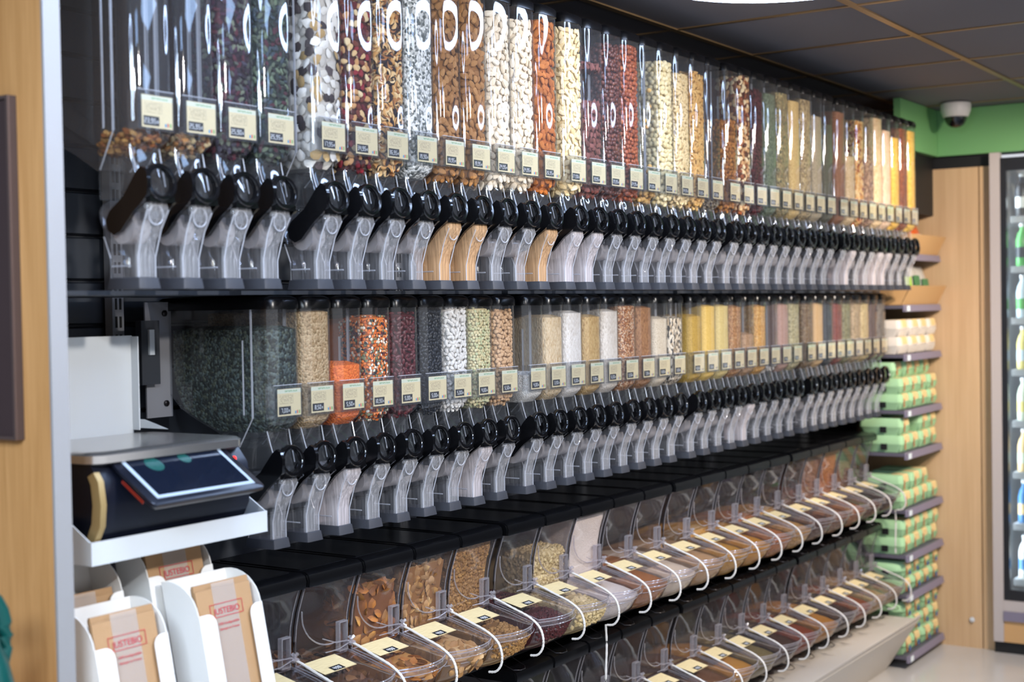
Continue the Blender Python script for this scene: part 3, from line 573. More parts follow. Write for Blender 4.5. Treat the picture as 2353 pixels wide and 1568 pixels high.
LO_ROW = [
 ('green_lentil_fill', 'of dark blue-green lentils', '7,00', 'gr', ['#12160f', '#2a3026', '#55605a', '#3a4644', '#1c2420', '#4a5040'], None, None, 0.83, 170),
 ('blond_lentil_fill', 'of blond lentils', '8,50', 'gr', ['#9a7a50', '#b89870', '#c8ac84', '#86683e'], None, None, 1.0, 190),
 ('coral_lentil_fill', 'of orange coral lentils, filled two fifths', '5,50', 'gr', ['#e0641c', '#ee7a2c', '#c85214'], None, None, 0.42, 210),
 ('pulse_mix', 'of orange, black and white mixed pulses', '10,90', 'pc', ['#e07a34', '#22262a', '#e6dcc8', '#d86a28', '#5a2028', '#70785a', '#ec9050'], 'ball', (0.0042, 0.004, 0.0034), 0.92, 0),
 ('kidney_bean_fill', 'of dark red kidney beans', '5,00', 'pc', ['#4a1016', '#5e161e', '#38090f'], 'bean', (0.0080, 0.0050, 0.0046), 0.95, 0),
 ('black_bean_fill', 'of glossy blue-black beans', '5,00', 'pc', ['#0c1018', '#141a26', '#090c12'], 'bean', (0.0062, 0.0038, 0.0036), 1.0, 0),
 ('white_bean_fill', 'of white haricot beans', '5,00', 'pc', ['#d8d2cc', '#e6e2dc', '#cac2ba'], 'bean', (0.0074, 0.0050, 0.0046), 1.0, 0),
 ('split_pea_fill', 'of pale green and yellow split peas', '4,00', 'pc', ['#d4c498', '#c4b488', '#b0b68c', '#dccfa8'], 'ball', (0.0044, 0.0044, 0.0034), 1.0, 0),
 ('chickpea_fill', 'of beige chickpeas', '5,50', 'pc', ['#c09870', '#d0aa84', '#b48a60'], 'ball', (0.0058, 0.0055, 0.0054), 0.96, 0),
 ('rice_leftover', 'almost empty with a little white rice', '4,00', 'gr', ['#d6cfc6', '#e4ded6', '#c4bcb2'], None, None, 0.13, 300),
 ('long_rice_fill', 'of pale brown long rice', '3,90', 'gr', ['#cdb088', '#dcc4a0', '#bc9c70'], None, None, 0.87, 260),
 ('white_rice_fill', 'of white rice next to the pale brown rice', '5,00', 'gr', ['#dcd2c8', '#e8e0d8', '#ccc0b4'], None, None, 0.92, 300),
 ('tan_rice_fill', 'of golden tan rice', '5,00', 'gr', ['#b8935c', '#caa870', '#a88048'], None, None, 0.86, 280),
 ('white_rice_fill', 'of white rice next to the red bulgur', '6,50', 'gr', ['#d8cabc', '#e4d8ca', '#c6b6a6'], None, None, 0.93, 300),
 ('red_bulgur_fill', 'of red and white speckled bulgur', '5,50', 'gr', ['#8a5028', '#b07040', '#d8b898', '#6e3c1c', '#c08a5a'], None, None, 1.0, 260),
 ('red_rice_fill', 'of red-brown rice', '7,90', 'gr', ['#8a5a34', '#a87648', '#70441f'], None, None, 0.97, 280),
 ('white_quinoa_fill', 'of pale quinoa', '8,00', 'gr', ['#ccbca4', '#dccdb6', '#bcaa90'], None, None, 0.8, 330),
 ('tricolor_rice_fill', 'of black and white speckled rice', '9,00', 'gr', ['#1c1a18', '#d8c8b0', '#e4d6c0', '#28221e', '#c0a888'], None, None, 0.8, 210),
 ('millet_fill', 'of deep yellow millet', '4,20', 'gr', ['#b08c30', '#c49e40', '#a07c28'], None, None, 0.82, 330),
 ('polenta_fill', 'of bright yellow polenta', '3,80', 'gr', ['#d8b050', '#e4c068', '#cca444'], None, None, 0.97, 400),
 ('couscous_fill', 'of pale yellow couscous', '3,60', 'gr', ['#cdb470', '#dac484', '#bea460'], None, None, 0.97, 400),
 ('buckwheat_fill', 'of brown buckwheat', '4,60', 'gr', ['#946436', '#b48050', '#7a4e28', '#caa070'], None, None, 0.95, 190),
 ('spelt_fill', 'of grey-brown spelt, filled halfway', '3,20', 'gr', ['#a07c58', '#b89270', '#8a6846'], None, None, 0.48, 240),
 ('wheat_fill', 'of golden wheat', '2,90', 'gr', ['#c48c40', '#d8a458', '#a87430', '#e0b878'], None, None, 0.95, 190),
 ('flour_leftover', 'empty and clear with flour dust', '2,80', 'rest', ['#d8d0c8', '#e4ded8'], 'chunk', (0.005, 0.004, 0.003), 0, 0),
 ('pink_salt_fill', 'of dusty pink salt', '4,90', 'gr', ['#b08a7c', '#bf9a8c', '#a07a6c'], None, None, 0.97, 400),
 ('green_pasta_fill', 'of pale green and cream pasta', '4,50', 'gr', ['#a89c74', '#c0b288', '#8c8460', '#d0c49c'], None, None, 0.97, 130),
 ('brown_pasta_fill', 'of dark brown grain at a bay edge', '3,40', 'gr', ['#6a5038', '#806444', '#54402c', '#a08a6c'], None, None, 0.97, 180),
 ('semolina_fill', 'of plain tan semolina', '2,60', 'gr', ['#bc9868', '#c8a678', '#b08c5c'], None, None, 0.97, 400),
 ('black_lentil_fill', 'of slate black lentils', '7,40', 'gr', ['#262a30', '#343a42', '#1c2026'], None, None, 0.95, 240),
 ('red_bean_fill', 'of red-brown small beans', '5,20', 'gr', ['#6a3028', '#7e3e34', '#54241e'], None, None, 0.95, 180),
 ('olive_pasta_fill', 'of olive pasta', '4,10', 'gr', ['#6e6848', '#848060', '#585438'], None, None, 0.95, 110),
 ('beige_pasta_fill', 'of beige and grey pasta', '4,30', 'gr', ['#9a8464', '#b49c7c', '#7e6c50'], None, None, 0.95, 120),
 ('cream_pasta_fill', 'of cream pasta', '3,70', 'gr', ['#b8a070', '#c8b284', '#a48c5c'], None, None, 0.95, 120),
 ('purple_rice_fill', 'of purple-brown rice', '8,20', 'gr', ['#54403c', '#665048', '#44322e'], None, None, 0.95, 260),
 ('grey_pasta_fill', 'of grey-tan pasta at the end of the row', '4,40', 'gr', ['#6a5e54', '#807468', '#564c44'], None, None, 0.95, 120),
]
MATC = {}
def fill_material(i, row, nm, kind, cols, scale):
    if kind in ('pc', 'rest'):
        glossy = nm in ('kidney_bean_fill', 'black_bean_fill', 'hazelnut_fill', 'red_hazelnut_fill')
        return pieces_mat(nm, cols, 0.4 if glossy else 0.75, const=(len(cols) > 4), spec=0.4 if glossy else 0.15)
    st = (1, 1, 0.45) if 'rice' in nm and 'left' not in nm else (1, 1, 1)
    return grain_mat(nm, cols, scale, const=(len(cols) > 4), stretch=st)
def dispenser(i, row, spec, X, Yf, zb, meshes, secs, zc, group):
    nm, words, price, kind, cols, piece, size, lvl, sc = spec
    t = empty('gravity_dispenser', (X, Yf, zb), 'clear ' + ('upper' if row == 'u' else 'lower') + ' row dispenser ' + words, 'dispenser', group)
    link('hopper_body', meshes['body'], t); link('lid', meshes['lid'], t); link('neck', neck_me, t, (0, 0.012, 0))
    sk = 'spout'
    if row == 'u' and i in (8, 9, 12): sk = 'dusty'
    if (row == 'u' and i in (13, 14, 32, 35, 36)) or (row == 'l' and i in (2, 7, 22)): sk = 'frost'
    sp = link('spout', spout_me[sk], t, (0, 0.019, -0.003)); link('drum', drum_me, sp); link('axle', axle_me, sp); link('valve_ring', valve_me, sp)
    link('foot_collar', foot_me, t, (0, 0.019, 0)); link('handle', handle_me, t, (0, 0.020, -0.004))
    h = link('card_holder', holder_me, t); c = link('price_card', card_me, t)
    link('price_panel', panel_me, c); link('price_digits', price_mesh(price), c)
    mat = fill_material(i, row, nm, kind, cols, sc)
    if kind == 'pc': mat = [mat, solid(nm + '_mass', cols[0], 0.8, spec=0.1, bump=0.6, bscale=120)]
    top = 0.30 + lvl * (zc - 0.012 - 0.30)
    if kind == 'rest': me = residue_mesh(nm, secs, mat, piece, size, 0.285, int(sc))
    else:
        gap = (0.515, 0.60) if nm == 'cocoa_almond_fill' else (0, 0)
        me = fill_mesh(nm, secs, max(top, 0.29), mat, piece if kind == 'pc' else None, size, gap, side=0.12 if i in (0, 4, 9, 13, 18, 22) else 0.085)
    f = link(nm, me, None, (X, Yf, zb))
    tag(f, words.replace('of ', 'heap of ', 1).replace('almost empty, a few', 'a few').replace('almost empty with', 'heap of').replace('empty and clear with', 'crumbs and').split(', filled')[0] + ' inside a ' + ('upper' if row == 'u' else 'lower') + ' dispenser', 'bulk food', None, 'stuff')
secU, secL = body_sections(0.712, 0.46), body_sections(0.521, 0.335)
XU = [1.7975 + 0.1085 * k for k in range(4)] + [2.2825 + b_ + 0.1085 * k for b_ in range(4) for k in range(9)]
XL = [2.2800 + b_ + 0.1073 * k for b_ in range(4) for k in range(9)]
for i, x in enumerate(XU): dispenser(i, 'u', UP_ROW[i], x, 1.945, 1.6955, UD, secU, 0.712, 'upper row gravity dispensers')
for i, x in enumerate(XL): dispenser(i, 'l', LO_ROW[i], x, 2.082, 1.138, LD, secL, 0.521, 'lower row gravity dispensers')

# ------------------------------------------------------------------ scoop bins
BW = 0.186
front = [(0.008, 0.332), (0.018, 0.305), (0.030, 0.27), (0.038, 0.235), (0.042, 0.20), (0.043, 0.17), (0.041, 0.142)]
def bow(x, d=0.038): return -d * (1 - (2 * x / BW) ** 2)
sidep = front + [(-0.098, 0.104), (-0.094, 0.098), (-0.072, 0.04), (-0.03, 0.010), (0.05, 0.0), (0.295, 0.0), (0.295, 0.332)]
bb = MB()
for sx in (-1, 1):
    bb.add([(sx * BW / 2, y, z) for y, z in sidep], [tuple(range(len(sidep)))], 0)
    bb.tube([(sx * BW / 2, y, z) for y, z in front], 0.0022, 5, 2); bb.tube([(sx * (BW / 2 - 0.005), y - 0.001, z) for y, z in front], 0.0012, 5, 1)  # dark tube paints the gap shade, pale tube its bright flank
    bb.tube([(sx * BW / 2, 0.041, 0.142), (sx * BW / 2, -0.098, 0.104)], 0.0018, 5, 1)
bb.strip(front, -BW / 2, BW / 2, 'x', 0)
bb.tube([(-BW / 2, 0.041, 0.142), (BW / 2, 0.041, 0.142)], 0.0020, 5, 1)
xs_ = [BW / 2 * (-1 + k / 6) for k in range(13)]
rg = [[(x, y + bow(x, dd), z) for x in xs_] for y, z, dd in ((-0.098, 0.101, 0.03), (-0.088, 0.075, 0.029), (-0.072, 0.04, 0.024), (-0.03, 0.010, 0.01), (0.05, 0.0, 0.0))]
bb.loft(rg, False, mi=0)
bb.tube([(x, -0.099 + bow(x, 0.03), 0.102) for x in xs_], 0.0022, 5, 1); bb.tube([(x, -0.088 + bow(x, 0.029), 0.074) for x in xs_], 0.0012, 5, 1)
bb.strip([(0.05, 0.0), (0.295, 0.0), (0.295, 0.332)], -BW / 2, BW / 2, 'x', 0)
# moulded scoop pocket ridge on the front panel
arc = []
for k in range(13):
    q = PI * (1.05 + 0.5 * k / 12); arc.append((0.035 + 0.115 * math.cos(q), 0.0, 0.285 + 0.115 * math.sin(q)))
def panel_y(z):
    p = sorted((z_, y_) for y_, z_ in front); return float(np.interp(z, [a for a, _ in p], [c for _, c in p]))
bb.tube([(x, panel_y(z) - 0.002, z) for x, _, z in arc], 0.002, 5, 1)
bin_me = bb.mesh('bin_body', [M['bin'], M['binrim'], M['binedge']])
lidp = [(-0.008, 0.328), (-0.010, 0.344), (-0.006, 0.356), (0.004, 0.3615), (0.30, 0.3615), (0.30, 0.328)]
binlid_me = MB().prism(lidp, -0.0925, 0.0925, 'x').prism([(y + 0.004 if y < 0.01 else y, z - 0.0015 if z > 0.35 else z) for y, z in lidp], -0.0955, -0.0925, 'x').prism([(y + 0.004 if y < 0.01 else y, z - 0.0015 if z > 0.35 else z) for y, z in lidp], 0.0925, 0.0955, 'x').box(-0.08, 0.08, 0.03, 0.28, 0.3615, 0.3635).mesh('bin_lid', M['satin'], True, 40)
fl = MB(); n_ = len(xs_)
fl.loft([[(x, 0.040, 0.146) for x in xs_], [(x, -0.03 + bow(x, 0.014), 0.130) for x in xs_], [(x, -0.101 + bow(x, 0.03), 0.109) for x in xs_]], False, mi=0)
fl.loft([[(x, -0.101 + bow(x, 0.03), 0.109) for x in xs_], [(x, -0.105 + bow(x, 0.03), 0.092) for x in xs_]], False, mi=0)
fl.tube([(x, -0.101 + bow(x, 0.03), 0.109) for x in xs_], 0.0019, 5, 1); fl.tube([(x, -0.105 + bow(x, 0.03), 0.092) for x in xs_], 0.0012, 5, 1)
for sx in (-1, 1): fl.tube([(sx * 0.092, 0.040, 0.146), (sx * 0.092, -0.03, 0.130), (sx * 0.092, -0.101, 0.109)], 0.0019, 5, 1)
flap_me = fl.mesh('flap', [M['bin'], M['binrim']])
bcard_me = MB().box(-0.055, 0.055, -0.034, 0.034, 0, 0.001).mesh('price_card', None, False)
bm, nt, out = newmat('bin_card_paper'); b = N(nt, 'ShaderNodeBsdfPrincipled'); b.inputs['Roughness'].default_value = 0.6
tc = N(nt, 'ShaderNodeTexCoord'); mp = N(nt, 'ShaderNodeMapping'); mp.inputs['Scale'].default_value = (1, 40, 40); no = N(nt, 'ShaderNodeTexNoise'); no.inputs['Scale'].default_value = 9
r = ramp(nt, ['#b8a074', '#dcc898', '#e2d0a2']); nt.links.new(tc.outputs['Object'], mp.inputs[0]); mp.inputs['Scale'].default_value = (3, 22, 1); nt.links.new(mp.outputs[0], no.inputs['Vector'])
nt.links.new(no.outputs['Fac'], r.inputs[0]); nt.links.new(r.outputs[0], b.inputs['Base Color']); nt.links.new(b.outputs[0], out.inputs[0]); bcard_me.materials[0] = bm if len(bcard_me.materials) else None
if not bcard_me.materials or bcard_me.materials[0] is None: bcard_me.materials.clear(); bcard_me.materials.append(bm)
bpanel_me = MB().box(-0.020, 0.018, -0.0325, -0.012, 0.001, 0.0014).mesh('price_panel', M['pricebg'], False)
bd = MB()
for k, chh in enumerate('490'):
    for sgm in SEG[chh]:
        W_, H_, t = 0.0055, 0.011, 0.0013; h = H_ / 2; x = -0.013 + k * 0.0085
        q = {'a': (0, W_, H_ - t, H_), 'd': (0, W_, 0, t), 'g': (0, W_, h - t / 2, h + t / 2), 'f': (0, t, h, H_), 'e': (0, t, 0, h), 'b': (W_ - t, W_, h, H_), 'c': (W_ - t, W_, 0, h)}[sgm]
        bd.box(x + q[0], x + q[1], -0.0285 + q[2], -0.0285 + q[3], 0.0014, 0.0018)
bdig_me = bd.mesh('price_digits', M['digit'], False)
hold = MB()
for a in ((-0.015, -0.012, 0, 0.07), (0.012, 0.015, 0, 0.07), (-0.012, 0.012, 0, 0.003), (-0.012, 0.012, 0.067, 0.07)): hold.box(a[0], a[1], -0.012, 0, a[2], a[3], 1)
hold.box(-0.012, 0.012, -0.003, -0.002, 0.003, 0.067, 0)
holdb_me = hold.mesh('scoop_slot', [M['bin'], M['binrim']], False)
tp = [(0, 0.036, 0.166), (0, 0.010, 0.160), (0, -0.04, 0.142), (0, -0.09, 0.124), (0.001, -0.122, 0.102), (0.002, -0.134, 0.075), (0.001, -0.134, 0.046), (-0.002, -0.120, 0.026), (-0.004, -0.098, 0.022)]
pts = []
tq = [tp[0]] + tp + [tp[-1]]
for j in range(len(tp) - 1):
    p0, p1, p2, p3 = (Vector(tq[j + q]) for q in range(4))
    for k in range(6):
        t = k / 6; pts.append(tuple(0.5 * (2 * p1 + (p2 - p0) * t + (2 * p0 - 5 * p1 + 4 * p2 - p3) * t * t + (3 * p1 - p0 - 3 * p2 + p3) * t ** 3)))
pts.append(tp[-1])
tether_me = MB().tube(pts, [0.0036 if k % 2 else 0.0029 for k in range(len(pts))], 6).mesh('tether', M['tether'])
clip = MB()
for q in (0.8, 2.3, 3.9, 5.5): clip.tube([(0, 0, 0), (0.012 * math.cos(q), -0.004, 0.012 * math.sin(q))], [0.003, 0.005], 5)
clip.tube([(0.0, 0, 0), (-0.06, -0.004, 0.006), (-0.10, 0.0, 0.022)], 0.0016, 5); clip.tube([(0, 0, -0.004), (-0.05, -0.004, -0.012), (-0.09, 0.0, -0.012)], 0.0014, 5)
clip_me = clip.mesh('latch_clip', M['binrim'])
wire = MB().tube([(-0.03, -0.02, 0.006), (-0.028, -0.06, -0.01), (-0.012, -0.072, -0.012), (0.012, -0.072, -0.012), (0.028, -0.06, -0.01), (0.03, -0.02, 0.006)], 0.0013, 5)
wire_me = wire.mesh('wire_hook', M['wire'])
def bin_fill(name, level, mat, piece=None, size=None):
    mb = MB(); W2 = BW / 2 - 0.004 - (size[0] if piece else 0)
    L = max(min(level, 0.318), 0.125)
    prof = [(-0.068, 0.045), (-0.088, 0.08)] + [(-0.04, 0.095), (0.03, 0.108), (0.05, 0.118)]
    prof += [(panel_y(z) + 0.006, z) for z in (0.15, 0.19, 0.23, 0.27, 0.30) if z < L - 0.005] + [(panel_y(L) + 0.01, L), (0.16, L + 0.008), (0.285, L - 0.01), (0.285, 0.006), (0.05, 0.006), (-0.025, 0.016)]
    nx = 8; rg = [[(W2 * (-1 + 2 * k / nx), y + (bow(W2 * (-1 + 2 * k / nx), 0.03) if y < 0 else 0), z) for y, z in prof] for k in range(nx + 1)]
    mb.loft(rg, True, True, True)
    if piece:
        ps, ns = [], []
        st = size[0] * 1.25
        for (y0, z0), (y1, z1) in zip(prof, prof[1:]):
            if y0 > 0.12 and z0 < L: continue
            Ls = math.hypot(y1 - y0, z1 - z0); k = max(1, int(Ls / st)); ny, nz = -(z1 - z0) / Ls, (y1 - y0) / Ls
            if y0 >= 0.05 and z0 < 0.02: continue
            for a in range(k):
                for c in range(int(2 * W2 / st)):
                    x = -W2 + (c + random.random()) * st; t = (a + random.random()) / k; y = y0 + (y1 - y0) * t
                    if abs(x) > W2: continue
                    ps.append((x, y + (bow(x, 0.03) if y < 0 else 0), z0 + (z1 - z0) * t)); ns.append((0, ny, nz))
        for sx in (-1, 1):
            for k in range(int(0.10 * L / (st * st))):
                ps.append((sx * W2, random.uniform(0.05, 0.15), random.uniform(0.01, L))); ns.append((sx, 0, 0))
        scatter(mb, piece, np.array(ps), np.array(ns, float), size, jitter=0.55)
    return mb.mesh(name, mat)
BIN_UP = [
 ('dark_flake_fill', 'dark brown dried fruit', ['#3a2418', '#5a3a24', '#2a1a12'], 'flake', (0.014, 0.009, 0.003), 0.10),
 ('fruit_leather_fill', 'brown and black dried slices', ['#4a2e1c', '#6a4428', '#2e1c14', '#8a6038'], 'flake', (0.016, 0.010, 0.003), 0.12),
 ('banana_chip_fill', 'golden brown curled flakes', ['#8a5424', '#a86a30', '#6a3e1a', '#c08a48'], 'flake', (0.018, 0.012, 0.003), 0.28),
 ('apple_ring_fill', 'tan dried apple pieces', ['#9a7040', '#b88e5c', '#84582e', '#c8a474'], 'flake', (0.015, 0.010, 0.004), 0.30),
 ('mulberry_fill', 'light brown dried mulberries', ['#8a6030', '#a47c48', '#74502a'], 'chunk', (0.007, 0.006, 0.0055), 0.33),
 ('red_berry_fill', 'dark red dried berries', ['#3c1418', '#54201f', '#2a0d10'], 'chunk', (0.006, 0.0055, 0.005), 0.11),
 ('soy_chunk_fill', 'cream soy chunks', ['#b8a070', '#ccb688', '#a48c5c'], 'chunk', (0.008, 0.007, 0.006), 0.24),
 ('white_flour_fill', 'white flour', ['#d8c8bc', '#e4d8ce'], None, 400, 0.315),
 ('brown_sugar_fill', 'reddish brown sugar', ['#9a6034', '#ac7040', '#8a522a'], None, 500, 0.14),
 ('pale_sugar_fill', 'pale sugar', ['#d0bca4', '#dccab4'], None, 500, 0.12),
 ('cane_sugar_fill', 'beige cane sugar', ['#b08a60', '#c09a70'], None, 450, 0.13),
 ('mustard_seed_fill', 'golden mustard seeds', ['#b4802a', '#c4923a', '#a06e20'], None, 330, 0.16),
 ('turmeric_fill', 'deep yellow powder', ['#b87c1c', '#c88c2c'], None, 400, 0.14),
 ('cocoa_bean_fill', 'orange-brown kernels', ['#a06030', '#b87440', '#8a4e24'], None, 150, 0.15),
 ('ginger_fill', 'golden ginger cubes', ['#b08040', '#c89a58', '#946a30'], None, 120, 0.15),
 ('raisin_fill', 'dark brown raisins', ['#4a2c20', '#5c382a', '#3a2018'], None, 120, 0.2),
 ('fig_fill', 'brown dried figs', ['#6a4630', '#7e563c', '#563624'], None, 110, 0.3),
 ('apricot_fill', 'orange-brown apricots', ['#8a5028', '#a06434', '#74401e'], None, 100, 0.3),
 ('date_fill', 'glossy brown dates', ['#5a3420', '#6c442c', '#48281a'], None, 90, 0.25),
 ('prune_fill', 'blackish prunes', ['#3a2a28', '#4a3834', '#2c1e1c'], None, 100, 0.2)]
BIN_LO = [
 ('tea_leaf_fill', 'dark tea leaves', ['#3a3426', '#4a422e'], None, 200, 0.12), ('cinnamon_fill', 'cinnamon bark', ['#6a4024', '#80502e'], None, 120, 0.14),
 ('herb_fill', 'grey-green herbs', ['#5a5a40', '#6a6a4c'], None, 180, 0.12), ('pepper_fill', 'dark peppercorns', ['#2a2220', '#3a302c'], None, 220, 0.13),
 ('clove_fill', 'dark brown cloves', ['#3a261c', '#4c3426'], None, 200, 0.14), ('carob_fill', 'brown carob powder', ['#5c3a22', '#6c482c'], None, 350, 0.13),
 ('curry_fill', 'ochre curry powder', ['#a8742c', '#b8843a'], None, 400, 0.12), ('cumin_fill', 'olive cumin seed', ['#6a5c38', '#7c6e48'], None, 250, 0.13),
 ('cocoa_fill', 'dark cocoa powder', ['#3a241a', '#4a3022'], None, 350, 0.14), ('paprika_fill', 'red-brown paprika', ['#7a3418', '#8c4020'], None, 400, 0.12),
 ('golden_spice_fill', 'golden spice blend', ['#a87028', '#b88036'], None, 350, 0.13), ('coffee_fill', 'black-brown coffee beans', ['#2e1e18', '#3c2820'], None, 140, 0.14),
 ('chicory_fill', 'rust coloured chicory', ['#7a3c1c', '#8a4a26'], None, 260, 0.12), ('barley_fill', 'tan barley', ['#9a7a50', '#ae8e64'], None, 200, 0.13),
 ('bark_fill', 'pale brown bark chips', ['#8a6c4a', '#9c7e5a'], None, 120, 0.12)]
lt = [(0.094, -0.088, 0.02 - 0.012 * k) for k in range(17)]
loose_me = MB().tube([(x + 0.004 * math.sin(k * 0.35), y, z) for k, (x, y, z) in enumerate(lt)], [0.0036 if k % 2 else 0.0029 for k in range(17)], 6).mesh('tether', M['tether'])
def scoop_bin(i, tier, spec, X, Y, z0, group, words):
    nm, what, cols, piece, sz, lvl = spec
    t = empty('scoop_bin', (X, Y, z0), words, 'bin', group)
    link('bin_body', bin_me, t); link('bin_lid', binlid_me, t); f = link('flap', flap_me, t)
    sl = math.atan2(0.146 - 0.130, 0.07)
    c = link('price_card', bcard_me, t, (-0.022, -0.002, 0.1392), (sl, 0, 0)); link('price_panel', bpanel_me, c); link('price_digits', bdig_me, c)
    link('scoop_slot', holdb_me, t, (0.062, 0.039, 0.150), (0.02, 0, 0))
    link('tether', tether_me, t, (0.088, 0.0, 0.0)); link('latch_clip', clip_me, t, (0.082, 0.022, 0.172)); link('wire_hook', wire_me, t, (0.07, -0.01, -0.002))
    if tier == 'u' and i in (6, 19): link('tether', loose_me, t)
    if piece: mat = pieces_mat(nm, cols, 0.6); me = bin_fill(nm, lvl, mat, piece, sz)
    else: mat = grain_mat(nm, cols, sz); me = bin_fill(nm, lvl, mat)
    o = link(nm, me, None, (X, Y, z0)); tag(o, 'heap of ' + what + ' inside ' + ('an upper' if tier == 'u' else 'a lower') + ' scoop bin', 'bulk food', None, 'stuff')
BXS = [2.185 + 1.0 * b_ + 0.1965 * (k + 0.5) for b_ in range(4) for k in range(5)]
for i, x in enumerate(BXS): scoop_bin(i, 'u', BIN_UP[i], x, 2.135, 0.7035, 'upper tier scoop bins', 'clear black-lidded upper tier scoop bin of ' + BIN_UP[i][1])
for i, x in enumerate(BXS[5:]): scoop_bin(i, 'l', BIN_LO[i], x, 2.115, 0.3035, 'lower tier scoop bins', 'clear black-lidded lower tier scoop bin of ' + BIN_LO[i][1])

# ------------------------------------------------------------------ scale on its tray
tr = empty('scale_tray', (1.675, 2.0, 1.205), 'white metal tray shelf carrying the weighing scale', 'shelf')
TW = 0.447
link('tray_floor', MB().box(0.004, TW - 0.004, 0.004, 0.40, 0.002, 0.006).mesh('tray_floor', M['white'], False), tr)
link('front_lip', MB().box(0, TW, 0, 0.004, 0, 0.042).mesh('front_lip', M['white'], False), tr)
lip = [(0.0041, 0), (0.40, 0), (0.40, 0.075), (0.06, 0.075), (0.0041, 0.042)]
link('side_wall', MB().prism(lip, 0.0, 0.003, 'x').mesh('side_wall', M['white'], False), tr)
link('side_wall', MB().prism(lip, TW - 0.003, TW, 'x').mesh('side_wall', M['white'], False), tr)
sc = empty('weighing_scale', (1.69, 2.0, 1.2115), 'black weighing scale with steel platter and tilted touch screen', 'scale')
bodyp = [(0.03, 0.012), (0.004, 0.06), (0.0, 0.10), (0.006, 0.14), (0.03, 0.168), (0.27, 0.168), (0.285, 0.05), (0.27, 0.012)]
link('scale_body', MB().prism(bodyp, 0.012, 0.385, 'x').box(0.03, 0.05, 0.04, 0.07, 0, 0.012).box(0.34, 0.36, 0.04, 0.07, 0, 0.012).box(0.03, 0.05, 0.22, 0.25, 0, 0.012).box(0.34, 0.36, 0.22, 0.25, 0, 0.012).mesh('scale_body', M['navy'], True, 40), sc)
sp_ = [(0.018, 0.02), (-0.006, 0.062), (-0.010, 0.10), (-0.004, 0.142), (0.008, 0.158), (0.024, 0.15), (0.016, 0.135), (0.012, 0.10), (0.016, 0.066), (0.036, 0.026)]
link('side_stripe', MB().prism(sp_, 0.0, 0.013, 'x').mesh('side_stripe', M['cream'], True, 30), sc)
plt = MB().loft([[(x + 0.1925, y, z) for x, y in rrect(y0, y1, w_, 5, 0.22)] for z, y0, y1, w_ in ((0.168, 0.012, 0.288, 0.375), (0.172, 0.006, 0.294, 0.387), (0.186, 0.006, 0.294, 0.387), (0.191, 0.012, 0.288, 0.375), (0.192, 0.03, 0.272, 0.34))], True, True, True)
link('platter', plt.mesh('platter', M['steel'], True, 50), sc)
ang = math.atan2(1.39 - 1.306, 2.03 - 1.90)
scr = link('screen_unit', MB().loft([[(x, y, z) for x, y in rrect(a0, a1, w_, 4, 0.12)] for z, a0, a1, w_ in ((-0.022, -0.066, 0.06, 0.25), (-0.006, -0.078, 0.077, 0.285), (0.0, -0.078, 0.077, 0.285), (0.002, -0.075, 0.074, 0.279))], True, True, True).mesh('screen_unit', M['navy'], True, 40), sc, (0.192, -0.025, 0.142), (ang, 0, 0))
link('bezel', MB().box(-0.124, 0.124, -0.064, 0.064, 0.002, 0.0028).mesh('bezel', M['bezel'], False), scr)
link('display', MB().box(-0.115, 0.115, -0.056, 0.056, 0.0028, 0.0034).mesh('display', M['screen'], False), scr)
for r_, x_, y_ in ((0.02, -0.06, 0.028), (0.014, 0.02, 0.034)): link('screen_icon', MB().lathe([(r_, 0.0034), (r_, 0.0037)], 16, 'z', (x_, y_, 0)).mesh('screen_icon', M['teal'], False), scr)
link('red_strip', MB().box(-0.1445, -0.1426, -0.055, 0.01, -0.014, -0.009).mesh('red_strip', M['red'], False), scr)
link('led', MB().lathe([(0.003, 0), (0.005, -0.003), (0.005, 0.004)], 12, 'y', (0.34, 0.0, 0.15)).mesh('led', M['redled']), sc)
lb = empty('paper_label', (2.02, 2.03, 1.2112), 'printed white paper label lying in the scale tray', 'label', rz=0.05)
link('sheet', MB().box(0, 0.085, 0, 0.06, 0, 0.0008).mesh('sheet', M['paper'], False), lb)
bc = MB()
for k in range(9): bc.box(0.055 + k * 0.0026, 0.056 + k * 0.0026 + (0.0006 if k % 3 else 0), 0.035, 0.052, 0.0008, 0.0011)
for k in range(4): bc.box(0.006, 0.044 - 0.006 * (k % 2), 0.01 + k * 0.011, 0.013 + k * 0.011, 0.0008, 0.0011)
link('print', bc.mesh('print', M['ink'], False), lb)
bk = empty('back_screen_panel', (1.70, 2.30, 1.40), 'white upright metal panel standing behind the scale', 'panel')
link('panel', MB().box(0, 0.345, 0, 0.003, 0, 0.205).box(0.342, 0.345, -0.02, 0, 0.008, 0.203).mesh('panel', M['white'], False), bk)
link('gusset', MB().prism([(-0.10, 0.012), (0.0, 0.012), (0.0, 0.03), (-0.03, 0.03)], 0.3455, 0.348, 'x').mesh('gusset', M['white'], False), bk)
br = empty('mounting_bracket', (2.16, 2.385, 1.42), 'grey steel mounting plate with bolts beside the lower dispensers', 'bracket')
link('plate', MB().box(0, 0.075, 0, 0.004, 0, 0.255).mesh('plate', M['grey'], False), br)
link('hook_plate', MB().box(-0.03, 0.022, -0.02, -0.002, 0.075, 0.215).mesh('hook_plate', M['dark'], False), br)
link('clip', MB().box(-0.012, 0.002, -0.026, -0.0205, 0.14, 0.195).mesh('clip', M['white'], False), br)
for z in (0.03, 0.23): link('bolt', MB().lathe([(0.007, 0), (0.007, -0.004), (0.004, -0.006)], 10, 'y', (0.055, 0, z)).mesh('bolt', M['wire']), br)

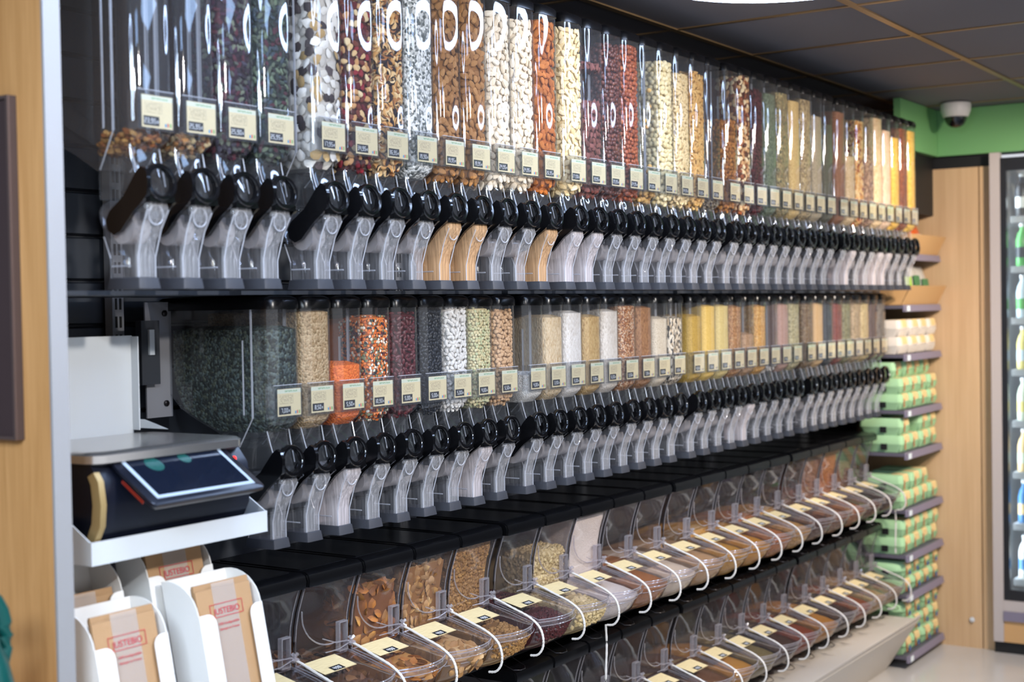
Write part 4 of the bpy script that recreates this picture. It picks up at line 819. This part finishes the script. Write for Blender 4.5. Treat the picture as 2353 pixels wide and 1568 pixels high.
# ------------------------------------------------------------------ paper bag boxes
def text_mesh(name, txt, size, mat, cache={}):
    if (txt, size) in cache: return cache[(txt, size)]
    cu = bpy.data.curves.new(name, 'FONT'); cu.body = txt; cu.size = size; cu.align_x = 'CENTER'; cu.extrude = 0.0001
    o = bpy.data.objects.new(name, cu); COL.objects.link(o); bpy.context.view_layer.update()
    me = bpy.data.meshes.new_from_object(o.evaluated_get(bpy.context.evaluated_depsgraph_get())); me.name = name
    bpy.data.objects.remove(o); me.materials.clear(); me.materials.append(mat); cache[(txt, size)] = me; return me
BXW, BXD, BXH = 0.168, 0.085, 0.26
def bag_box(X, Y, Z, label, tilt, nb, blabel, lean_h=0.27):
    t = empty('bag_box', (X, Y, Z), label, 'box', 'paper bag boxes'); t.rotation_euler = (-tilt, 0, 0)
    link('back_panel', MB().box(-BXW / 2, BXW / 2, BXD - 0.002, BXD, 0, BXH).mesh('back_panel', M['offwhite'], False), t)
    side = [(BXD - 0.0021, 0), (BXD - 0.0021, BXH)] + [(BXD - 0.0021 - (BXD - 0.003) * math.sin(q), BXH - 0.075 + 0.075 * math.cos(q)) for q in (PI / 2 * k / 8 for k in range(1, 9))] + [(0.0009, 0)]
    for x0 in (-BXW / 2, BXW / 2 - 0.002): link('side_panel', MB().prism(side, x0, x0 + 0.002, 'x').mesh('side_panel', M['offwhite'], True, 20), t)
    for sx in (-1, 1):
        a0, a1 = (-BXW / 2, -BXW / 2 + 0.042) if sx < 0 else (BXW / 2 - 0.034, BXW / 2); r = 0.02
        if sx < 0: tab = [(a0, 0), (a1, 0), (a1, 0.165)] + [(a1 - r + r * math.cos(q), 0.165 + r * math.sin(q)) for q in (PI / 2 * k / 5 for k in range(1, 6))] + [(a0, 0.185)]
        else: tab = [(a0, 0), (a1, 0), (a1, 0.185)] + [(a0 + r - r * math.sin(q), 0.165 + r * math.cos(q)) for q in (PI / 2 * k / 5 for k in range(0, 6))]
        link('front_tab', MB().prism(tab, -0.0012, 0.0008, 'y').mesh('front_tab', M['offwhite'], True, 20), t)
    link('base_panel', MB().box(-BXW / 2 + 0.002, BXW / 2 - 0.002, 0.001, BXD - 0.0022, 0, 0.002).mesh('base_panel', M['offwhite'], False), t)
    for k in range(nb):
        g = empty('paper_bag', (X, Y, Z), blabel[k], 'paper bag', 'brown paper bags'); g.rotation_euler = (-tilt, 0, 0)
        yy = 0.008 + k * 0.014; hh = lean_h - 0.04 + k * 0.011; dx = (-0.004, 0.006, -0.002, 0.004)[k % 4]
        x0, x1 = -0.072 + dx, 0.072 + dx
        bg = MB().box(x0, x1, yy, yy + 0.006, 0.003, hh).box(x0 + 0.002, x1 - 0.002, yy + 0.006, yy + 0.010, 0.003, hh - 0.004)
        link('bag_sheet', bg.mesh('bag_sheet', M['kraft'], False), g)
        if k == 0:
            link('window_strip', MB().box(dx - 0.03, dx + 0.03, yy - 0.0012, yy - 0.0004, 0.003, hh + 0.01).mesh('window_strip', M['film'], False), g)
            tm = text_mesh('print', 'JUSTEBIO', 0.0165, M['redink']); o = link('print', tm, g, (dx + 0.0, yy - 0.0016, hh - 0.05), (PI / 2, 0, 0))
            t2 = text_mesh('print', '100% biodégradable', 0.0068, M['redink']); link('print', t2, g, (dx, yy - 0.0016, hh - 0.071), (PI / 2, 0, 0))
            t3 = text_mesh('print', 'fabriqué en France', 0.0068, M['redink']); link('print', t3, g, (dx, yy - 0.0016, hh - 0.081), (PI / 2, 0, 0))
            fr_ = MB(); a, c, z0, z1 = dx - 0.043, dx + 0.043, hh - 0.056, hh - 0.031
            fr_.box(a, c, yy - 0.0016, yy - 0.0013, z0, z0 + 0.0012).box(a, c, yy - 0.0016, yy - 0.0013, z1, z1 + 0.0012).box(a, a + 0.0012, yy - 0.0016, yy - 0.0013, z0, z1).box(c - 0.0012, c, yy - 0.0016, yy - 0.0013, z0, z1)
            link('print_frame', fr_.mesh('print_frame', M['redink'], False), g)
T_ = 0.20
def lab(p): return ['kraft paper bag with red print and clear window in the ' + p + ' box, foremost', 'kraft paper bag second in the ' + p + ' box', 'kraft paper bag third in the ' + p + ' box']
bag_box(1.728, 1.925, 0.885, 'white bag box in front, next to the wooden end panel', T_, 2, lab('front wood side'))
bag_box(1.965, 1.915, 0.90, 'white bag box in front, next to the scoop bins', T_, 2, lab('front bin side'))
bag_box(1.722, 2.035, 0.952, 'white bag box behind, next to the wooden end panel', T_, 2, lab('rear wood side'), 0.225)
bag_box(1.952, 2.035, 0.965, 'white bag box behind, next to the scoop bins', T_, 3, lab('rear bin side'))
shelf_bar('bag_shelf', 1.62, 2.13, 1.90, 2.44, 0.855, 0.87, 'shelfm', 'grey steel shelf under the white paper bag boxes')
st_ = link('bag_step', MB().box(1.64, 2.06, 2.03, 2.40, 0.8705, 0.93).mesh('bag_step', M['offwhite'], False)); tag(st_, 'low white riser under the rear paper bag boxes', 'riser')
# shelf above the bags with folded kraft bundles
shelf_bar('upper_bag_shelf', 1.62, 2.13, 2.16, 2.44, 1.10, 1.112, 'shelfm', 'dark steel shelf under the folded kraft bundle')
kb = MB(); rgk = []
for k in range(9):
    x = 1.66 + k * 0.025; rgk.append([(x, 2.18 + 0.01 * math.sin(k * 2.1), 1.1125), (x, 2.40, 1.1125), (x, 2.40, 1.16 + 0.012 * math.sin(k * 1.3)), (x, 2.30, 1.175 + 0.01 * math.cos(k * 1.9)), (x, 2.19 + 0.012 * math.cos(k), 1.15 + 0.014 * math.sin(k * 2.7))])
kbo = link('kraft_bundle', kb.loft(rgk, True, True, True).mesh('kraft_bundle', M['kraft2'], True, 30)); tag(kbo, 'crumpled bundle of brown kraft paper under the scale tray', 'paper bundle')
# teal sprayer handle at the wooden end panel
gt = empty('teal_canister', (1.40, 1.928, 0.93), 'dark teal plastic canister with rounded handle beside the end panel', 'canister')
link('canister_body', MB().lathe([(0.03, 0), (0.045, 0.01), (0.045, 0.13), (0.036, 0.17), (0.024, 0.20), (0.02, 0.22)], 20, 'z').mesh('canister_body', M['teald']), gt)
link('handle_loop', MB().tube([(0.03, 0, 0.17), (0.036, 0, 0.19), (0.038, 0, 0.21), (0.036, 0, 0.23), (0.031, 0, 0.25), (0.021, 0, 0.268), (0.006, 0, 0.281), (-0.015, 0, 0.287), (-0.038, 0, 0.286), (-0.06, 0, 0.28)], 0.013, 12).mesh('handle_loop', M['teald']), gt)
shelf_bar('side_ledge', 1.30, 1.555, 1.80, 2.2, 0.915, 0.929, 'wood', 'wooden ledge on the outer face of the end panel carrying the canister')

# ------------------------------------------------------------------ egg and packet shelving
ex0, ex1 = 6.225, 6.765
eg = empty('egg_rack_back', (0, 0, 0), 'dark back panel behind the egg carton shelves', 'panel')
link('panel', MB().box(ex0, ex1, 2.435, 2.45, 0, 2.02).mesh('panel', M['matte'], False), eg)
levels = [0.06, 0.333, 0.512, 0.715, 0.97, 1.16, 1.41, 1.63, 1.86]
for k, z in enumerate(levels):
    s_ = empty('egg_shelf', (ex0, 2.02, z), 'grey metal shelf with lavender edge strip, ' + ordinal(k) + ' above the floor', 'shelf', 'egg shelves')
    link('plate', MB().box(0, ex1 - ex0, 0.004, 0.414, -0.016, -0.001).mesh('plate', M['shelfm'], False), s_)
    link('edge_strip', MB().prism([(-0.008, -0.030), (0.0035, -0.030), (0.0035, 0.0), (0.0, 0.0)], 0, ex1 - ex0, 'x').mesh('edge_strip', M['lav'], False), s_)
    link('price_tag', MB().box(0.02, 0.06, -0.010, -0.0085, -0.028, -0.004).mesh('price_tag', M['paper'], False), s_)
CW, CD = 0.128, 0.20
def carton_mesh(mat):
    c = MB(); tray = []
    for z, k in ((0.0, 0.82), (0.03, 0.97), (0.034, 1.0)): tray.append([(x * k, CD / 2 + (y - CD / 2) * k, z) for x, y in rrect(0, CD, CW, 3, 0.3)])
    c.loft(tray, True, True, False)
    for k in range(7):
        x = -CW / 2 + 0.012 + k * (CW - 0.024) / 6; c.prism([(0.0005, 0.03), (0.012, 0.004), (0.016, 0.004), (0.012, 0.03)], x - 0.004, x + 0.004, 'x')
    return c.mesh('carton_tray', mat, True, 40)
def lid_mesh(mat, rnd):
    c = MB(); prof = ((0.034, 1.0), (0.04, 1.0), (0.062, 0.93), (0.070, 0.86)) if not rnd else ((0.034, 1.0), (0.044, 1.0), (0.06, 0.93), (0.072, 0.74), (0.077, 0.45))
    c.loft([[(x * k, CD / 2 + (y - CD / 2) * (k * 0.5 + 0.5), z) for x, y in rrect(0, CD, CW, 4, 0.3 if not rnd else 0.85)] for z, k in prof], True, False, True)
    return c.mesh('carton_lid', mat, True, 40)
tG, lG, lGr, tB, lB = carton_mesh(M['gcart']), lid_mesh(M['gcart'], False), lid_mesh(M['gcart'], True), carton_mesh(M['bcart']), lid_mesh(M['bcart'], False)
clab = MB().prism([(-0.0012, 0.040), (0.0018, 0.0632), (0.007, 0.0712), (0.06, 0.0712), (0.06, 0.0703), (0.01, 0.0703), (0.0045, 0.062), (0.001, 0.040)], -0.03, 0.036, 'x').mesh('carton_label', M['glabel'], False)
colab = MB().box(-0.032, -0.022, -0.002, -0.0012, 0.012, 0.05).mesh('orange_mark', M['olabel'], False)
cblab = MB().box(0.006, 0.026, -0.002, -0.001, 0.010, 0.03).mesh('blue_mark', M['blabel'], False)
notch = MB().box(-CW / 2 - 0.0006, -CW / 2 + 0.002, 0.07, 0.10, 0.01, 0.036).mesh('end_notch', M['matte'], False)
stacks = {1: (3, 'r'), 0: (3, 'r'), 2: (2, 'g'), 3: (2, 'g'), 4: (2, 'g'), 5: (3, 'g'), 6: (2, 'b')}
stacks[1] = (2, 'r')
hts = {'g': 0.0765, 'r': 0.0805, 'b': 0.0765}
for lv, (ny, kd) in stacks.items():
    for r_ in range(ny):
        for k in range(4):
            if lv == 4 and r_ == ny - 1 and k == 1: continue
            if lv == 3 and r_ == ny - 1 and k == 3: continue
            gapz = {1: 0.155, 2: 0.178, 3: 0.23, 4: 0.165, 5: 0.225, 6: 0.195, 0: 0.25}[lv] - 0.012
            hz = min(hts[kd], gapz / ny); X = ex0 + 0.066 + k * 0.1345 + random.uniform(-0.002, 0.002); Y = 2.03 + random.uniform(0, 0.01) + (0.03 if (lv == 5 and r_ == 2) else 0)
            word = {'g': 'green egg carton', 'r': 'round-lidded green egg carton', 'b': 'beige egg carton'}[kd]
            t = empty('egg_carton', (X, Y, levels[lv] + 0.0005 + r_ * hz), '%s %s, %s, %s shelf up' % (word, ('nearest the bins', 'second from the bins', 'second from the wooden wall', 'against the wooden wall')[k], ('bottom layer', 'top layer' if ny == 2 else 'middle layer', 'top layer')[r_], ordinal(lv)), 'egg carton', 'egg cartons')
            t.scale = (1, 1, (hz - 0.0005) / (0.070 if kd != 'r' else 0.077))
            link('carton_tray', tB if kd == 'b' else tG, t); l_ = link('carton_lid', {'g': lG, 'r': lGr, 'b': lB}[kd], t)
            link('carton_label', clab, l_)
            if kd != 'b': link('orange_mark', colab, l_)
            if kd == 'r': link('blue_mark', cblab, l_)
            if k == 0: link('end_notch', notch, t)
# tan display crates with packets
def crate(X0, X1, Y0, z, label):
    t = empty('display_crate', (X0, Y0, z), label, 'crate', 'tan display crates'); W_ = X1 - X0
    link('crate_front', MB().prism([(-0.045, 0.085), (-0.041, 0.085), (0.004, 0.0), (0.0, 0.0)], 0, W_, 'x').mesh('crate_front', M['tan'], False), t)
    link('crate_floor', MB().box(0, W_, 0.0045, 0.36, 0, 0.004).mesh('crate_floor', M['tan'], False), t)
    for x in (0, W_ - 0.004): link('crate_side', MB().prism([(0.0045, 0.0045), (0.36, 0.0045), (0.36, 0.085), (-0.036, 0.085)], x, x + 0.004, 'x').mesh('crate_side', M['tan'], False), t)
    return t
crate(6.235, 6.755, 2.03, 1.6305, 'tan cardboard crate holding green packets, above the beige egg cartons')
crate(6.235, 6.755, 2.03, 1.8605, 'tan cardboard crate holding orange packets, topmost on the egg shelving')
pk = {}
for nm, c1 in (('lime', '#9cc83a'), ('blackp', '#1e2420'), ('greyp', '#b8b4ac'), ('orangep', '#c8561e'), ('greenp', '#2a7a4a')): pk[nm] = solid('packet_' + nm, c1, 0.35, bump=0.4, bscale=40)
def packet(X, Y, z, mats, label, h=0.17, tilt=0.35, rz=0.0):
    t = empty('snack_packet', (X, Y, z), label, 'packet', 'snack packets', rz); t.rotation_euler = (-tilt, 0, rz)
    rg = []
    for k in range(7):
        u = k / 6; th_ = 0.003 + 0.022 * math.sin(PI * u) ** 0.7; rg.append([(0.06 * math.cos(q) * (1 if 0 < k < 6 else 1.02), th_ * math.sin(q), u * h) for q in (2 * PI * i / 14 for i in range(14))])
    link('pouch', MB().loft(rg, True, True, True).mesh('pouch', mats[0]), t)
    link('packet_band', MB().box(-0.045, 0.045, -0.0275, -0.0262, h * 0.28, h * 0.62).mesh('packet_band', mats[1], False), t)
packet(6.42, 2.075, 1.645, (pk['blackp'], pk['lime']), 'black packet with lime band in the lower crate', 0.178, 0.12)
packet(6.55, 2.075, 1.645, (pk['greyp'], pk['greenp']), 'silver packet with green band in the lower crate', 0.19, 0.14)
packet(6.68, 2.075, 1.645, (pk['greyp'], pk['greenp']), 'silver packet with green band beside the wooden wall', 0.165, 0.16)
packet(6.46, 2.08, 1.875, (pk['greyp'], pk['orangep']), 'silver packet with orange band in the topmost crate', 0.16, 0.15)
packet(6.61, 2.08, 1.875, (pk['orangep'], pk['greyp']), 'orange packet with silver band in the topmost crate', 0.13, 0.18)

# ------------------------------------------------------------------ fridge in the back wall
fg = empty('drinks_fridge', (XE - 0.03, 1.775, 0), 'tall glass-door fridge with pale grey frame set beside the wooden wall', 'fridge')
FY = -0.95
link('frame_post', MB().box(-0.02, 0.02, -0.046, 0, 0.055, 2.325).mesh('frame_post', M['fframe'], False), fg)
link('door_gasket', MB().box(-0.012, 0.02, -0.072, -0.0465, 0.25, 2.30).box(-0.012, 0.02, FY, -0.0725, 2.24, 2.30).box(-0.012, 0.02, FY, -0.0725, 0.25, 0.30).mesh('door_gasket', M['fdark'], False), fg)
link('bottom_bar', MB().box(-0.02, 0.02, FY, -0.0465, 0.20, 0.2495).mesh('bottom_bar', M['fframe'], False), fg)
link('bumper', MB().box(-0.026, 0.01, FY, -0.0465, 0.155, 0.1995).mesh('bumper', M['lav'], False), fg)
link('kick_plate', MB().box(-0.015, 0.01, FY, -0.0465, 0.055, 0.1545).mesh('kick_plate', M['tan'], False), fg)
link('base_void', MB().box(0.0, 0.04, FY, -0.0, 0.0, 0.0545).mesh('base_void', M['matte'], False), fg)
link('door_glass', MB().box(-0.004, 0.0, FY, -0.073, 0.301, 2.239).mesh('door_glass', M['fglass'], False), fg)
link('cabinet_liner', MB().box(0.5, 0.52, FY, 0.05, 0.2, 2.3).box(0.021, 0.4995, -0.03, -0.0, 0.2, 2.3).mesh('cabinet_liner', M['finner'], False), fg)
link('light_tube', MB().lathe([(0.012, 0.30), (0.012, 2.2)], 10, 'z', (0.06, -0.045, 0)).mesh('light_tube', M['tube']), fg)
flev = [0.34, 0.60, 0.84, 1.08, 1.32, 1.56, 1.80, 2.032]
for z in flev: link('wire_shelf', MB().box(0.06, 0.49, FY, -0.074, z - 0.012, z - 0.001).box(0.055, 0.06, FY, -0.074, z - 0.03, z).mesh('wire_shelf', M['finner'], False), fg)
fcols = ['#e8e8e4', '#d8e0c8', '#5aa85a', '#3a7ab0', '#e0d080', '#30343a', '#e8c890', '#c8d8e0']
fm_ = [solid('drink_colour_%d' % i, c, 0.35) for i, c in enumerate(fcols)]; capm = solid('drink_cap', '#e6e6e6', 0.4)
bot = MB().lathe([(0.028, 0), (0.031, 0.006), (0.031, 0.12), (0.024, 0.15), (0.013, 0.17), (0.013, 0.185)], 12, 'z')
bot_me = [bot.mesh('bottle_body', m) for m in fm_]; cap_me = MB().lathe([(0.015, 0.185), (0.015, 0.2)], 10, 'z').mesh('bottle_cap', capm)
fband = MB().lathe([(0.0316, 0.04), (0.0316, 0.09)], 12, 'z'); fb_me = [fband.mesh('bottle_label', m) for m in fm_]
cn = ['white', 'pale green', 'green', 'blue', 'yellow', 'black', 'tan', 'ice blue']
for a, z in enumerate(flev):
    for k in range(5):
        i = (a * 3 + k * 2) % 8; j = (i + 3) % 8
        t = empty('drink_bottle', (XE - 0.03 + 0.11, 1.775 - 0.115 - k * 0.072, z), '%s bottle with %s label, %s along on the %s fridge shelf up' % (cn[i], cn[j], ordinal(k), ordinal(a)), 'bottle', 'fridge bottles')
        link('bottle_body', bot_me[i], t); link('bottle_cap', cap_me, t); link('bottle_label', fb_me[j], t)

# ------------------------------------------------------------------ security camera, lamps
sec = empty('dome_camera', (6.55, 1.875, ZC - 0.002), 'white dome security camera with black lens under the ceiling', 'camera')
link('housing', MB().lathe([(0.066, 0), (0.068, -0.01), (0.066, -0.035), (0.056, -0.060), (0.05, -0.063)], 24).mesh('housing', M['camw'], True, 60), sec)
link('dome', MB().lathe([(0.05, -0.063), (0.047, -0.08), (0.036, -0.098), (0.02, -0.107), (0.004, -0.11)], 24).mesh('dome', M['camg'], True, 80), sec)
def ring_lamp(X, Y, label, z=2.47):
    t = empty('ring_lamp', (X, Y, z), label, 'lamp', 'ceiling ring lamps')
    n = 40; rg = []
    for k in range(n):
        q = 2 * PI * k / n; c, s = math.cos(q), math.sin(q); rg.append([(r * c, r * s, h) for r, h in ((0.25, 0.0), (0.36, 0.0), (0.365, 0.03), (0.245, 0.03))])
    rg.append(rg[0]); link('housing', MB().loft([[(x, y, z_ + 0.0065) for x, y, z_ in r_] for r_ in rg]).mesh('housing', M['lampw'], True, 30), t)
    rd = []
    for k in range(n):
        q = 2 * PI * k / n; c, s = math.cos(q), math.sin(q); rd.append([(r * c, r * s, h) for r, h in ((0.252, 0.006), (0.258, 0.0), (0.352, 0.0), (0.358, 0.006))])
    rd.append(rd[0]); link('diffuser', MB().loft(rd, True).mesh('diffuser', M['lamp'], True, 30), t)
    for q in (0.5, 2.6, 4.7): link('hanger', MB().tube([(0.3 * math.cos(q), 0.3 * math.sin(q), 0.036), (0.3 * math.cos(q), 0.3 * math.sin(q), ZC - z - 0.002)], 0.003, 6).mesh('hanger', M['lampw']), t)
ring_lamp(3.35, 1.38, 'round ring ceiling lamp above the almond dispensers')
ring_lamp(1.75, 1.28, 'round ring ceiling lamp nearest the scale')
ring_lamp(0.15, 1.15, 'round ring ceiling lamp out beyond the wooden end panel')
ring_lamp(5.2, 0.55, 'round ring ceiling lamp nearest the fridge')

led_me = MB().box(-0.27, 0.27, -0.27, 0.27, 0, 0.004).mesh('panel_diffuser', solid('led_panel', '#ffffff', 0.5, emit='#a9ccff', es=9.0), False)  # glowing panels added out of view for bluish reflections and cool light
ledf = MB().box(-0.292, 0.292, -0.292, -0.2705, -0.002, 0.004).box(-0.292, 0.292, 0.2705, 0.292, -0.002, 0.004).box(-0.292, -0.2705, -0.27, 0.27, -0.002, 0.004).box(0.2705, 0.292, -0.27, 0.27, -0.002, 0.004).mesh('panel_frame', M['lampw'], False)
for x, y, lb_ in ((2.7, 0.5975, 'square cool ceiling light panel above the aisle beside the scale'), (3.3, -0.6125, 'square cool ceiling light panel further across the aisle'), (1.5, -0.0075, 'square cool ceiling light panel over the aisle entrance')):
    t = empty('ceiling_light', (x, y, ZC - 0.003), lb_, 'lamp', 'ceiling light panels'); link('panel_diffuser', led_me, t); link('panel_frame', ledf, t)
